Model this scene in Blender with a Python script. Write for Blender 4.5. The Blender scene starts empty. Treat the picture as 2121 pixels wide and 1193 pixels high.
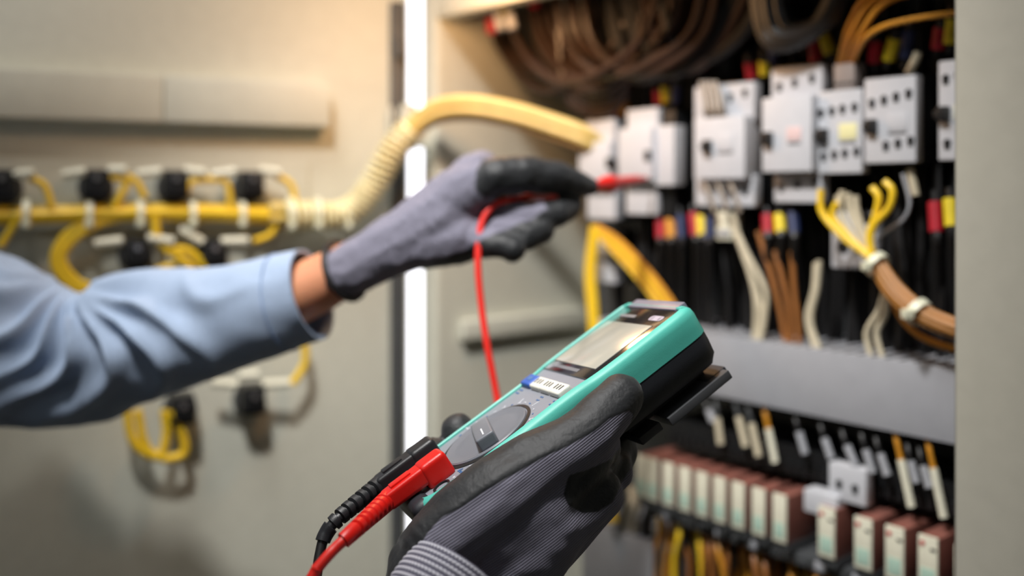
import bpy, bmesh, math, random
import numpy as np
from mathutils import Vector, Matrix
random.seed(7)
RNG = np.random.default_rng(3)
scn = bpy.context.scene
COL = scn.collection

# ------------------------------------------------------------------ camera
F, CX, HY, EYE = 2000.0, 1060.5, 400.0, 1.45
cam = bpy.data.cameras.new('camera'); camo = bpy.data.objects.new('camera', cam); COL.objects.link(camo)
camo.location = (0, 0, EYE); camo.rotation_euler = (math.pi/2, 0, 0)
cam.sensor_width = 36; cam.lens = F/2121*36; cam.shift_y = -(596.5-HY)/2121
cam.clip_start = .02
cam.dof.use_dof = True; cam.dof.focus_distance = .53; cam.dof.aperture_fstop = 2.7
scn.camera = camo
# ------------------------------------------------------------------ world, lights, exposure
w = bpy.data.worlds.new('world'); scn.world = w; w.use_nodes = True
w.node_tree.nodes['Background'].inputs[0].default_value = (.75, .82, .9, 1)
w.node_tree.nodes['Background'].inputs[1].default_value = .3
scn.view_settings.view_transform = 'Standard'; scn.view_settings.look = 'None'
scn.view_settings.gamma = 1; scn.view_settings.use_curve_mapping = False
scn.view_settings.exposure = 0.0
def P(px, py, d): return Vector(((px-1060.5)/2000*d, d, 1.45+(400-py)/2000*d))
def area(name, loc, target, sx, sy, power, color):
    l = bpy.data.lights.new(name, 'AREA'); l.shape = 'RECTANGLE'; l.size = sx; l.size_y = sy
    l.energy = power; l.color = color
    o = bpy.data.objects.new(name, l); COL.objects.link(o); o.location = loc
    o.rotation_euler = (Vector(target)-Vector(loc)).to_track_quat('-Z', 'Y').to_euler()
    return o
area('ceiling_panel_light', (-.45, .55, 2.6), (-.1, .9, 1.3), .5, .4, 9, (1, .98, .95))
area('added_fill_light', (-1.0, -1.0, 2.6), (0, .8, 1.2), 1.0, .5, 2.5, (.9, .96, 1))  # unseen fill light added behind the viewpoint, without a fixture
sl_ = bpy.data.lights.new('added_key_spot', 'SPOT'); sl_.energy = 90; sl_.color = (1, .98, .955); sl_.spot_size = math.radians(50); sl_.spot_blend = 1; sl_.shadow_soft_size = .06  # spot added to brighten the middle and fall off outwards, no fixture
slo = bpy.data.objects.new('added_key_spot', sl_); COL.objects.link(slo); slo.location = (-.25, .22, 2.38)
slo.rotation_euler = (Vector((.02, .90, 1.30))-slo.location).to_track_quat('-Z', 'Y').to_euler()
pl = bpy.data.lights.new('added_warm_glow', 'POINT'); pl.energy = 1.9; pl.color = (1, .55, .25); pl.specular_factor = .15; pl.shadow_soft_size = .03  # unseen warm light added to suggest the flare's orange glow at the top
plo = bpy.data.objects.new('added_warm_glow', pl); COL.objects.link(plo); plo.location = P(945, -45, .97)

# ------------------------------------------------------------------ frames
def ray(px, py): return Vector(((px-CX)/F, 1, (HY-py)/F))
def P(px, py, d): r = ray(px, py)*d; r.z += EYE; return r
K = .92
U = Vector((-.6388, .7694, 0)).normalized(); N = Vector((.7694, .6388, 0)).normalized()
A = P(1895, 400, .85*K)
CABROT = math.atan2(-U.y, -U.x)
def plane_hit(px, py, nrm, pt):
    r = ray(px, py); k = nrm.dot(pt-Vector((0, 0, EYE)))/nrm.dot(r)
    return Vector((0, 0, EYE)) + r*k
def Cp(px, py, m): return plane_hit(px, py, N, A+N*m)          # a point on the cabinet plane at depth m
def toC(p): q = p-A; return (-q.dot(U), q.dot(N), p.z)         # world -> cabinet x, y, z
def C(x, y, z): p = A-U*x+N*y; p.z = z; return p
SL = .60*K
def Sp(px, py, off=0): return plane_hit(px, py, U, A+U*(SL-off))   # left inner wall of the cabinet
MF = toC(Sp(905, 400))[1]                                       # front plane of the cabinet
DD = Vector((.906, .4235, 0)).normalized(); DN = Vector((DD.y, -DD.x, 0))
H = P(838, 400, toC and 1.17); DOORROT = math.atan2(DD.y, DD.x)
def Dp(px, py, off=0): return plane_hit(px, py, DN, H+DN*off)
def toD(p): q = p-H; return (q.dot(DD), -q.dot(DN), p.z)
# multimeter frame
MR = Matrix(((.33204439, .79048484, -.51466518), (-.94016198, .32156045, -.11266907), (.07643278, .52127977, .84995614)))
MT = Vector((.01468252, .56848265, -.11928527+EYE))
def L(x, y, z): return MR @ Vector((x, y, z)) + MT
def MX(px, py, x): return plane_hit(px, py, MR.col[0], MT+MR.col[0]*x)
def MZ(px, py, z): return plane_hit(px, py, MR.col[2], MT+MR.col[2]*z)

# ------------------------------------------------------------------ materials
def lin(c):
    return tuple((v/255/12.92 if v/255 <= .04045 else ((v/255+.055)/1.055)**2.4) for v in c)+(1,)
MATS = {}
def mat(name, rgb, rough=.5, metal=0, var=.08, nscale=60, bump=0, bscale=400, spec=.5, emit=0, coat=0, trans=0):
    if name in MATS: return MATS[name]
    m = bpy.data.materials.new(name); m.use_nodes = True; nt = m.node_tree; b = nt.nodes['Principled BSDF']
    c = lin(rgb)
    tc = nt.nodes.new('ShaderNodeTexCoord'); no = nt.nodes.new('ShaderNodeTexNoise'); no.inputs['Scale'].default_value = nscale
    no.inputs['Detail'].default_value = 4
    nt.links.new(tc.outputs['Object'], no.inputs['Vector'])
    cr = nt.nodes.new('ShaderNodeValToRGB'); cr.color_ramp.elements[0].position = .3; cr.color_ramp.elements[1].position = .7
    cr.color_ramp.elements[0].color = tuple(v*(1-var) for v in c[:3])+(1,); cr.color_ramp.elements[1].color = tuple(min(1, v*(1+var)) for v in c[:3])+(1,)
    nt.links.new(no.outputs['Fac'], cr.inputs[0]); nt.links.new(cr.outputs[0], b.inputs['Base Color'])
    b.inputs['Roughness'].default_value = rough; b.inputs['Metallic'].default_value = metal
    b.inputs['Specular IOR Level'].default_value = spec; b.inputs['Coat Weight'].default_value = coat
    b.inputs['Transmission Weight'].default_value = trans
    if emit: b.inputs['Emission Color'].default_value = c; b.inputs['Emission Strength'].default_value = emit
    if bump:
        n2 = nt.nodes.new('ShaderNodeTexNoise'); n2.inputs['Scale'].default_value = bscale; n2.inputs['Detail'].default_value = 6
        nt.links.new(tc.outputs['Object'], n2.inputs['Vector'])
        bp = nt.nodes.new('ShaderNodeBump'); bp.inputs['Strength'].default_value = bump; bp.inputs['Distance'].default_value = .001
        nt.links.new(n2.outputs['Fac'], bp.inputs['Height']); nt.links.new(bp.outputs[0], b.inputs['Normal'])
    MATS[name] = m; return m
cream = mat('cream_powder_coat', (202, 203, 190), .55, var=.03, bump=.15, bscale=900)
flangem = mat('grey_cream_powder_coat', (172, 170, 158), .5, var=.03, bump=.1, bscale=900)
plate = mat('mounting_plate_steel', (70, 72, 74), .5, .3)
grey = mat('grey_pvc', (158, 160, 166), .5, var=.03)
dgrey = mat('dark_grey_pvc', (70, 72, 74), .5)
blackp = mat('black_plastic', (22, 23, 25), .45)
blackc = mat('black_cable', (20, 19, 20), .5)
brownc = mat('dark_brown_cable', (58, 42, 34), .35)
white = mat('white_device_plastic', (196, 198, 204), .45, var=.03)
offw = mat('ivory_plastic', (222, 220, 200), .5)
greenish = mat('pale_green_print', (172, 202, 186), .5)
redb = mat('relay_red_cover', (138, 90, 80), .3, var=.1, coat=.3)
redm = mat('red_marker', (190, 25, 40), .5)
yellow = mat('yellow_wire', (240, 200, 40), .45, var=.05)
orange = mat('orange_yellow_wire', (205, 140, 40), .45)
brown = mat('brown_wire', (150, 95, 45), .5)
whitew = mat('white_wire', (200, 190, 165), .5)
redsl = mat('red_sleeve', (165, 20, 40), .45)
yelsl = mat('yellow_sleeve', (225, 200, 40), .45)
blusl = mat('blue_sleeve', (38, 48, 85), .45)
tie = mat('natural_nylon_tie', (225, 225, 200), .4)
redlead = mat('red_silicone_lead', (222, 38, 28), .42, var=.03)
redplug = mat('red_plug_rubber', (214, 22, 14), .38, var=.03, bump=.08, bscale=1500)
blackplug = mat('black_plug_rubber', (34, 35, 38), .42, bump=.08, bscale=1500)
teal = mat('teal_rubber', (84, 188, 172), .45, var=.03, bump=.1, bscale=1800)
facem = mat('meter_grey_face', (136, 139, 148), .42, var=.03)
dialm = mat('meter_dark_grey', (112, 115, 123), .4, var=.03)
shell = mat('meter_black_shell', (40, 42, 48), .5, var=.04, bump=.1, bscale=1800)
lcd = mat('lcd_glass', (175, 172, 160), .18, var=.04, nscale=30, coat=.6)
bez = mat('screen_bezel_black', (28, 29, 32), .15, coat=.5)
pbright = mat('light_print', (205, 208, 215), .5, var=.02)
pblue = mat('blue_print', (72, 110, 160), .5, var=.02)
bluebtn = mat('blue_rubber_button', (52, 92, 175), .45)
whitebtn = mat('white_rubber_button', (222, 220, 210), .45)
skin = mat('skin', (205, 140, 105), .5, var=.08, nscale=25, bump=.1, bscale=300)
skin.node_tree.nodes['Principled BSDF'].inputs['Subsurface Weight'].default_value = .1
steel = mat('nickel_steel', (185, 185, 188), .3, .9)
wallm = mat('wall_paint', (205, 205, 198), .8, var=.02)
floorm = mat('floor_vinyl', (70, 72, 72), .5, var=.08, nscale=8)
clearw = mat('spiral_wrap_plastic', (236, 226, 180), .3, var=.05)
denim = mat('light_blue_cotton', (152, 169, 194), .85, var=.05, nscale=300, bump=.3, bscale=2500)

def glove_mat():
    m = bpy.data.materials.new('knit_and_rubber_glove'); m.use_nodes = True; nt = m.node_tree; b = nt.nodes['Principled BSDF']
    at = nt.nodes.new('ShaderNodeAttribute'); at.attribute_name = 'dip'
    rp = nt.nodes.new('ShaderNodeMapRange'); rp.inputs[1].default_value = -.03; rp.inputs[2].default_value = .03
    nt.links.new(at.outputs['Fac'], rp.inputs[0])
    g2 = nt.nodes.new('ShaderNodeAttribute'); g2.attribute_name = 'grain'     # knit course coordinate (x) and wale coordinate (y)
    sp = nt.nodes.new('ShaderNodeSeparateXYZ'); nt.links.new(g2.outputs['Vector'], sp.inputs[0])
    def sine(out, k):
        a = nt.nodes.new('ShaderNodeMath'); a.operation = 'MULTIPLY'; a.inputs[1].default_value = k; nt.links.new(out, a.inputs[0])
        s = nt.nodes.new('ShaderNodeMath'); s.operation = 'SINE'; nt.links.new(a.outputs[0], s.inputs[0]); return s.outputs[0]
    s1 = sine(sp.outputs[1], 2*math.pi/.0013); s2 = sine(sp.outputs[0], 2*math.pi/.0009)
    mu = nt.nodes.new('ShaderNodeMath'); mu.operation = 'MULTIPLY_ADD'; mu.inputs[1].default_value = .35
    nt.links.new(s2, mu.inputs[0]); nt.links.new(s1, mu.inputs[2])
    cr = nt.nodes.new('ShaderNodeMapRange'); cr.inputs[1].default_value = -1.3; cr.inputs[2].default_value = 1.3
    nt.links.new(mu.outputs[0], cr.inputs[0])
    mx = nt.nodes.new('ShaderNodeMix'); mx.data_type = 'RGBA'
    mx.inputs['A'].default_value = lin((96, 94, 110)); mx.inputs['B'].default_value = lin((142, 140, 156))
    nt.links.new(cr.outputs[0], mx.inputs['Factor'])
    m2 = nt.nodes.new('ShaderNodeMix'); m2.data_type = 'RGBA'; m2.inputs['B'].default_value = lin((29, 31, 34))
    nt.links.new(rp.outputs[0], m2.inputs['Factor']); nt.links.new(mx.outputs['Result'], m2.inputs['A'])
    nt.links.new(m2.outputs['Result'], b.inputs['Base Color'])
    ro = nt.nodes.new('ShaderNodeMapRange'); ro.inputs[3].default_value = .9; ro.inputs[4].default_value = .58
    nt.links.new(rp.outputs[0], ro.inputs[0]); nt.links.new(ro.outputs[0], b.inputs['Roughness'])
    tc = nt.nodes.new('ShaderNodeTexCoord'); n2 = nt.nodes.new('ShaderNodeTexNoise'); n2.inputs['Scale'].default_value = 350; n2.inputs['Detail'].default_value = 8
    nt.links.new(tc.outputs['Object'], n2.inputs['Vector'])
    hm = nt.nodes.new('ShaderNodeMix'); hm.data_type = 'FLOAT'
    nt.links.new(rp.outputs[0], hm.inputs['Factor']); nt.links.new(cr.outputs[0], hm.inputs['A']); nt.links.new(n2.outputs['Fac'], hm.inputs['B'])
    bp = nt.nodes.new('ShaderNodeBump'); bp.inputs['Strength'].default_value = .65; bp.inputs['Distance'].default_value = .0006
    nt.links.new(hm.outputs['Result'], bp.inputs['Height']); nt.links.new(bp.outputs[0], b.inputs['Normal'])
    b.inputs['Sheen Weight'].default_value = .1
    return m
glovem = glove_mat()
def cuff_mat():
    m = bpy.data.materials.new('ribbed_knit_cuff'); m.use_nodes = True; nt = m.node_tree; b = nt.nodes['Principled BSDF']
    at = nt.nodes.new('ShaderNodeAttribute'); at.attribute_name = 'stitch'
    mx = nt.nodes.new('ShaderNodeMix'); mx.data_type = 'RGBA'
    mx.inputs['A'].default_value = lin((84, 82, 98)); mx.inputs['B'].default_value = lin((225, 225, 235))
    nt.links.new(at.outputs['Fac'], mx.inputs['Factor']); nt.links.new(mx.outputs['Result'], b.inputs['Base Color'])
    b.inputs['Roughness'].default_value = .9
    return m
cuffm = cuff_mat()

# ------------------------------------------------------------------ mesh helpers
def box(bm, x0, x1, y0, y1, z0, z1, bev=0, M=None, seg=2):
    r = bmesh.ops.create_cube(bm, size=1); vs = r['verts']
    for v in vs:
        v.co = Vector(((x0+x1)/2+v.co.x*(x1-x0), (y0+y1)/2+v.co.y*(y1-y0), (z0+z1)/2+v.co.z*(z1-z0)))
    if bev:
        es = list({e for v in vs for e in v.link_edges})
        r2 = bmesh.ops.bevel(bm, geom=es, offset=bev, segments=seg, profile=.6, affect='EDGES')
        vs = list({v for f in r2['faces'] for v in f.verts} | {v for v in vs if v.is_valid})
    if M is not None:
        for v in vs: v.co = M @ v.co
    return vs
def cyl(bm, c, axis, r, h, segs=16, r2=None, bev=0):
    c = Vector(c); axis = Vector(axis).normalized(); q = Vector((0, 0, 1)).rotation_difference(axis).to_matrix().to_4x4()
    r_ = bmesh.ops.create_cone(bm, cap_ends=True, cap_tris=False, segments=segs, radius1=r, radius2=r if r2 is None else r2, depth=h, matrix=Matrix.Translation(c) @ q)
    return r_['verts']
def prism(bm, pts, z0, z1, M=None):
    """extrude a 2-D polygon (x, z) along y from z0 to z1"""
    a = [bm.verts.new((x, z0, z)) for x, z in pts]; b = [bm.verts.new((x, z1, z)) for x, z in pts]
    n = len(pts)
    bm.faces.new(a); bm.faces.new(b[::-1])
    for i in range(n): bm.faces.new((a[i], b[i], b[(i+1) % n], a[(i+1) % n]))
    return a+b
def catmull(pts, sub=6):
    pts = [Vector(p) for p in pts]
    if len(pts) < 3: sub = 1
    ext = [2*pts[0]-pts[1]]+pts+[2*pts[-1]-pts[-2]]; out = []; ts = []
    for i in range(1, len(ext)-2):
        p0, p1, p2, p3 = ext[i-1:i+3]
        for k in range(sub):
            t = k/sub
            out.append(.5*((2*p1)+(p2-p0)*t+(2*p0-5*p1+4*p2-p3)*t*t+(3*p1-p0-3*p2+p3)*t**3)); ts.append(i-1+t)
    out.append(pts[-1]); ts.append(len(pts)-1)
    return out, ts
def tube(bm, pts, r, segs=8, sub=5, smooth=True):
    path, ts = catmull(pts, sub) if smooth else ([Vector(p) for p in pts], list(range(len(pts))))
    rad = (lambda t: r) if not hasattr(r, '__len__') else (lambda t: r[min(int(t), len(r)-1)]*(1-(t-int(t)))+r[min(int(t)+1, len(r)-1)]*(t-int(t)))
    tg = (path[1]-path[0]).normalized(); nrm = tg.orthogonal().normalized(); rings = []
    for i, p in enumerate(path):
        t2 = (path[min(i+1, len(path)-1)]-path[max(i-1, 0)])
        t2 = t2.normalized() if t2.length > 1e-9 else tg
        nrm = (tg.rotation_difference(t2)) @ nrm; tg = t2; nrm = (nrm-tg*nrm.dot(tg)).normalized(); bn = tg.cross(nrm); R_ = rad(ts[i])
        rings.append([bm.verts.new(p+(nrm*math.cos(a)+bn*math.sin(a))*R_) for a in [2*math.pi*k/segs for k in range(segs)]])
    for a, b in zip(rings, rings[1:]):
        for k in range(segs): bm.faces.new((a[k], a[(k+1) % segs], b[(k+1) % segs], b[k]))
    bm.faces.new(rings[0][::-1]); bm.faces.new(rings[-1])
    return rings
def new(): return bmesh.new()
def obj(name, bm, m, parent=None, smooth=True, recenter=None):
    """ONE mesh object; with recenter the mesh is in world space and its origin moves to its base"""
    me = bpy.data.meshes.new(name)
    bmesh.ops.recalc_face_normals(bm, faces=bm.faces)
    if recenter is None: recenter = parent is None
    o = bpy.data.objects.new(name, me)
    if recenter:
        xs = [v.co for v in bm.verts]; c = Vector(((min(v.x for v in xs)+max(v.x for v in xs))/2, (min(v.y for v in xs)+max(v.y for v in xs))/2, min(v.z for v in xs)))
        for v in bm.verts: v.co -= c
        o.location = c
    bm.to_mesh(me); bm.free()
    if smooth:
        for p in me.polygons: p.use_smooth = True
        me.set_sharp_from_angle(angle=math.radians(38))
    me.materials.append(m); COL.objects.link(o)
    if parent is not None: o.parent = parent
    return o
def tag(o, label=None, cat=None, group=None, kind=None):
    if label: o['label'] = label
    if cat: o['category'] = cat
    if group: o['group'] = group
    if kind: o['kind'] = kind
    return o
def thing(name, label, cat, loc=(0, 0, 0), rotz=0, group=None, M=None):
    o = bpy.data.objects.new(name, None); COL.objects.link(o); o.empty_display_size = .02
    if M is not None: o.matrix_world = M
    else: o.location = loc; o.rotation_euler = (0, 0, rotz)
    return tag(o, label, cat, group)
def wobj(name, bm, m, parent):
    """a part whose mesh was laid out in world space under a parent Empty"""
    loc = parent.matrix_basis.copy()
    p = parent.parent
    while p is not None: loc = p.matrix_basis @ loc; p = p.parent
    inv = loc.inverted()
    for v in bm.verts: v.co = inv @ v.co
    return obj(name, bm, m, parent, recenter=False)
def wire(name, label, cat, pts, r, m, group=None, segs=8, sub=5):
    bm = new(); tube(bm, pts, r, segs, sub); return tag(obj(name, bm, m), label, cat, group)
ORD = ['first', 'second', 'third', 'fourth', 'fifth', 'sixth', 'seventh', 'eighth', 'ninth', 'tenth', 'eleventh', 'twelfth', 'thirteenth', 'fourteenth', 'fifteenth', 'sixteenth',
       'seventeenth', 'eighteenth', 'nineteenth', 'twentieth']

# ------------------------------------------------------------------ the room
def wall(name, x0, x1, y0, y1, z0, z1, m=wallm):
    bm = new(); box(bm, x0, x1, y0, y1, z0, z1); return tag(obj(name, bm, m, smooth=False), kind='structure')
wall('floor', -3, 3, -2.2, 3.1, -.1, 0, floorm); wall('ceiling', -3, 3, -2.2, 3.1, 2.9, 3)
wall('wall_left', -3.1, -3, -2.2, 3.1, 0, 2.9); wall('wall_right', 3, 3.1, -2.2, 3.1, 0, 2.9)
wall('wall_front', -3, 3, -2.3, -2.2, 0, 2.9)
# back wall with a tall frosted window behind the cabinet
wx0, wx1, wz0, wz1 = -.62, .12, .25, 2.35
wb = wall('wall_back', -3, wx0, 3.0, 3.1, 0, 2.9)
for nm, a in (('wall_back', (wx1, 3, 3.0, 3.1, 0, 2.9)), ('wall_back', (wx0, wx1, 3.0, 3.1, 0, wz0)), ('wall_back', (wx0, wx1, 3.0, 3.1, wz1, 2.9))):
    wall(nm, *a)
bm = new()
for a in ((wx0, wx0+.04, wz0, wz1), (wx1-.04, wx1, wz0, wz1), (wx0, wx1, wz0, wz0+.04), (wx0, wx1, wz1-.04, wz1)):
    box(bm, a[0], a[1], 2.98, 3.06, a[2], a[3], .003)
win = tag(obj('window_1', bm, white), kind='structure')
bm = new(); box(bm, wx0+.03, wx1-.03, 3.02, 3.03, wz0+.03, wz1-.03)
sky = mat('daylit_frosted_pane', (236, 236, 242), .4, var=0, emit=3)
wobj('pane', bm, sky, win)

# ------------------------------------------------------------------ the cabinet
ZB, ZT = .35, 1.69
cab = thing('electrical_cabinet', 'open cream steel electrical cabinet with its door swung out to the left', 'cabinet', C(0, 0, 0), CABROT)
XL, XR = -SL, .088     # inner left wall and the front edge of the right flange
MB = .20*K
def cpart(name, boxes, m, bev=.001, parent=None):
    bm = new()
    for b in boxes: box(bm, *b, bev)
    return obj(name, bm, m, parent or cab)
xR = toC(Cp(1980, 400, MF))[0]
xFl = toC(Cp(877, 400, MF))[0]
cpart('left_side_panel', [(XL-.002, XL, MF, MB+.02, ZB, ZT)], cream, 0)
cpart('left_front_flange', [(xFl, XL, MF-.001, MF+.002, ZB, ZT), (xFl, xFl+.002, MF, MF+.03, ZB, ZT), (XL-.002, XL+.0005, MF-.0, MF+.01, ZB, ZT)], cream, .0006)
cpart('back_panel', [(XL, .45, MB, MB+.002, ZB, ZT)], cream, 0)
cpart('roof_panel', [(xFl, .45, MF, MB, ZT, ZT+.002)], cream, 0)
cpart('bottom_panel', [(xFl, .45, MF, MB, ZB-.002, ZB)], cream, 0)
cpart('right_side_panel', [(.44, .442, MF, MB, ZB, ZT)], cream, 0)
cpart('right_front_flange', [(xR, .44, MF-.002, MF, ZB, ZT), (xR, xR+.002, MF-.002, MF+.022, ZB, ZT), (xR+.002, xR+.012, MF+.02, MF+.022, ZB, ZT)], flangem, .0009)
cpart('top_front_flange', [(XL, xR, MF-.001, MF+.002, ZT-.030, ZT), (XL, xR, MF, MF+.02, ZT-.032, ZT-.03)], cream, .0006)
# horizontal rail on the inner side wall
r0, r1 = Sp(950, 660), Sp(1200, 640)
z0, z1 = Sp(1060, 690).z, Sp(1060, 652).z
cpart('side_rail', [(XL, XL+.012, toC(r0)[1], toC(r1)[1], z0, z1)], cream, .002)
# mounting plate behind the devices
PM = .098
xP = toC(Cp(1222, 400, PM))[0]
cpart('mounting_plate', [(xP, .42, PM, PM+.003, ZB+.03, ZT-.03)], plate, .001)
# the door, a folded steel pan on two hinges
door = bpy.data.objects.new('cabinet_door', None); COL.objects.link(door); door.parent = cab
Dw = Matrix.Translation(Vector((H.x, H.y, 0))) @ Matrix.Rotation(DOORROT, 4, 'Z')
cabM = Matrix.Translation(C(0, 0, 0)) @ Matrix.Rotation(CABROT, 4, 'Z')
door.matrix_basis = cabM.inverted() @ Dw
def dpart(name, boxes, m, bev=.001):
    bm = new()
    for b in boxes: box(bm, *b, bev)
    return obj(name, bm, m, door)
dL = -.74
xs = toD(Dp(806, 400))[0]
dpart('door_skin', [(dL, 0, 0, .002, ZB, ZT), (-.002, 0, -.014, .0, ZB, ZT), (dL, dL+.002, -.02, 0, ZB, ZT)], cream, .0006)
dpart('seal_shadow_strip', [(xs, -.003, -.012, .0, ZB+.01, ZT-.01)], dgrey, .003)  # dark grey strip stands in for the shadow of the recessed fold and gasket
# stiffener tray across the door
s0 = toD(Dp(688, 200, .03)); za = Dp(680, 172, .03).z; zb = Dp(680, 262, .03).z
seamx = toD(Dp(340, 250, .03))[0]
cpart_ = dpart('stiffener_tray', [(dL+.05, seamx-.0002, -.024, 0, zb, za), (seamx+.0002, s0[0], -.024, 0, zb, za)], cream, .0025)
zc = Dp(400, 330, .004).z
dpart('back_plate', [(dL+.04, toD(Dp(640, 400, .004))[0], -.004, 0, Dp(400, 470, .004).z, zc)], cream, .001)
# hinges bridging the gap
for pyt, pyb in ((216, 312), (1240, 1330)):
    bm = new(); c0 = Dp(826, pyt, .010); c1 = Dp(826, pyb, .010); p2 = Cp(880, pyt, MF-.004)
    zt, zb2 = c0.z, c1.z
    tube(bm, [Vector((c0.x+.012, c0.y-.0, zb2)), Vector((c0.x+.012, c0.y, zt))], .009, 14, smooth=False)
    a0, a1 = Vector((c0.x, c0.y, 0)), Vector((p2.x, p2.y, 0)); dd = (a1-a0); ln = dd.length
    M = Matrix.Translation(a0) @ Matrix.Rotation(math.atan2(dd.y, dd.x), 4, 'Z')
    box(bm, -.012, ln+.004, -.002, .002, zb2+.004, zt-.004, .0008, M=M)
    wobj('hinge', bm, cream, door)
bm = new(); c0 = Dp(818, 78, .012); c1 = Dp(818, 118, .012)
tube(bm, [Vector((c0.x+.006, c0.y, c1.z)), Vector((c0.x+.006, c0.y, c0.z))], .007, 12, smooth=False); wobj('latch_pin', bm, dgrey, door)

# ------------------------------------------------------------------ cabinet devices
def rect(px0, px1, pt, pb, m):
    """pixel rectangle, heights read at its right edge, on cabinet plane m -> x0, x1, z0, z1"""
    a = toC(Cp(px0, HY, m))[0]; b = toC(Cp(px1, HY, m))[0]
    return a, b, Cp(px1, pb, m).z, Cp(px1, pt, m).z
def device(name, label, cat, plates, body, holes=(), knob=None, label_px=None, sticker=offw, group=None, mbase=0, hole_r=.0032):
    """plates: list of (px0,px1,pt,pb,m_front); body: (px0,px1,pt,pb,m_front); all read off where the thing stands"""
    x0, x1, z0, z1 = rect(*body[:4], body[4])
    ox, oy, oz = (x0+x1)/2, body[4], z0
    t = thing(name, label, cat, C(ox, oy, oz), CABROT, group)
    bm = new(); box(bm, x0-ox, x1-ox, 0, PM-.001-oy, 0, z1-oz, .0015); obj('housing', bm, blackp, t)
    fronts = []
    for i, (a, b, pt, pb, m) in enumerate(plates):
        X0, X1, Z0, Z1 = rect(a, b, pt, pb, m)
        bm = new(); box(bm, X0-ox, X1-ox, m-oy, max(m, body[4])+.004-oy+.002, Z0-oz, Z1-oz, .0016)
        obj(['front_cover', 'upper_terminal_cover', 'lower_terminal_cover', 'side_auxiliary_block', 'cover_step'][min(i, 4)], bm, white, t); fronts.append((X0, X1, Z0, Z1, m))
    for (hx, hy, m) in holes:
        q = toC(Cp(hx, hy, m)); bm = new()
        cyl(bm, (q[0]-ox, m-oy+.0015, q[2]-oz), (0, 1, 0), hole_r, .004, 12)
        box(bm, q[0]-ox-.0024, q[0]-ox+.0024, m-oy-.0003, m-oy+.001, q[2]-oz-.0055, q[2]-oz-.001, .0003)
        obj('terminal_screw', bm, blackp, t)
    if knob:
        q = toC(Cp(knob[0], knob[1], knob[2])); bm = new()
        box(bm, q[0]-ox-.0045, q[0]-ox+.0045, knob[2]-oy-.006, knob[2]-oy+.001, q[2]-oz-.006, q[2]-oz+.006, .0015)
        box(bm, q[0]-ox-.008, q[0]-ox-.003, knob[2]-oy-.004, knob[2]-oy+.001, q[2]-oz-.003, q[2]-oz+.003, .001)
        obj('indicator_slider', bm, blackp, t)
    if label_px:
        X0, X1, Z0, Z1 = rect(*label_px)
        bm = new(); box(bm, X0-ox, X1-ox, label_px[4]-oy-.0006, label_px[4]-oy+.001, Z0-oz, Z1-oz, .0003)
        obj('rating_plate', bm, sticker, t)
        bm = new(); box(bm, X0-ox+.001, X1-ox-.001, label_px[4]-oy-.0009, label_px[4]-oy, Z0-oz-.0028, Z0-oz-.0018); obj('slot', bm, dgrey, t)
    return t
g = 'white and black contactors in the upper row'
def row4(xs, y0, y1, m): return [(x, y0+(y1-y0)*i/(len(xs)-1), m) for i, x in enumerate(xs)]
device('contactor', 'white contactor at far right, half hidden behind the grey cabinet post', 'contactor', [(1943, 2030, 118, 330, 0)], (1948, 2034, 116, 332, .006),
       row4([1959, 1985], 162, 155, 0)+row4([1962, 1988], 296, 297, 0), (1957, 236, 0), (1975, 2005, 215, 245, 0), group=g)
device('contactor', 'clean white contactor with square plate and long black side, next to the post', 'contactor', [(1790, 1897, 154, 336, 0)], (1793, 1899, 151, 338, .006),
       row4([1806, 1831, 1856, 1882], 212, 192, 0)+row4([1835, 1860, 1886], 300, 290, 0), (1808, 262, 0), (1838, 1880, 232, 268, 0), white, group=g)
device('contactor', 'white contactor with a pale yellow sticker on its front', 'contactor', [(1694, 1785, 182, 358, 0)], (1697, 1787, 180, 360, .006),
       row4([1701, 1723, 1745, 1770], 232, 220, 0)+row4([1706, 1728, 1750, 1774], 322, 312, 0), (1707, 281, 0), (1738, 1775, 254, 288, 0), mat('yellow_sticker', (226, 222, 170), .6), group=g)
device('contactor', 'wide white contactor with stepped top and bottom terminal covers, mid row', 'contactor',
       [(1578, 1681, 195, 355, -.008), (1597, 1703, 132, 205, .006), (1603, 1702, 356, 420, .006)], (1600, 1705, 128, 422, .012),
       row4([1614, 1646, 1682], 178, 160, .006)+row4([1618, 1652, 1688], 386, 372, .006), (1593, 287, -.008), (1630, 1660, 262, 290, -.008), mat('pink_sticker', (215, 190, 190), .6), group=g)
device('contactor', 'large white contactor with a raised square cover and beige wires across its top', 'contactor',
       [(1437, 1542, 238, 370, -.006), (1438, 1562, 168, 250, .006), (1440, 1562, 362, 428, .006)], (1437, 1564, 165, 430, .012),
       row4([1512, 1543], 200, 190, .006)+row4([1470, 1510, 1544], 408, 394, .006), (1468, 303, -.006), (1485, 1520, 275, 310, -.006), white, group=g)
device('contactor', 'white contactor with a narrow side block, behind the red probe tip', 'contactor',
       [(1280, 1350, 262, 372, -.006), (1298, 1362, 222, 282, .006), (1296, 1360, 372, 445, .006), (1345, 1396, 258, 384, .0)], (1296, 1398, 228, 448, .012),
       (), (1348, 323, -.001), None, group=g)
device('contactor', 'leftmost white contactor in the row, just above the gloved fingertips', 'contactor',
       [(1198, 1263, 292, 380, -.006), (1212, 1272, 246, 300, .006), (1216, 1274, 380, 455, .006)], (1214, 1276, 248, 458, .012), (), (1268, 338, -.001), None, group=g)
device('auxiliary_contact', 'white terminal module with large round holes behind the fanned yellow wires', 'terminal', [(1722, 1815, 440, 560, .025)], (1724, 1818, 438, 562, .03),
       [(1746, 512, .025), (1779, 512, .025), (1793, 450, .025)], None, (1758, 1806, 540, 552, .025), white, hole_r=.006)
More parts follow.
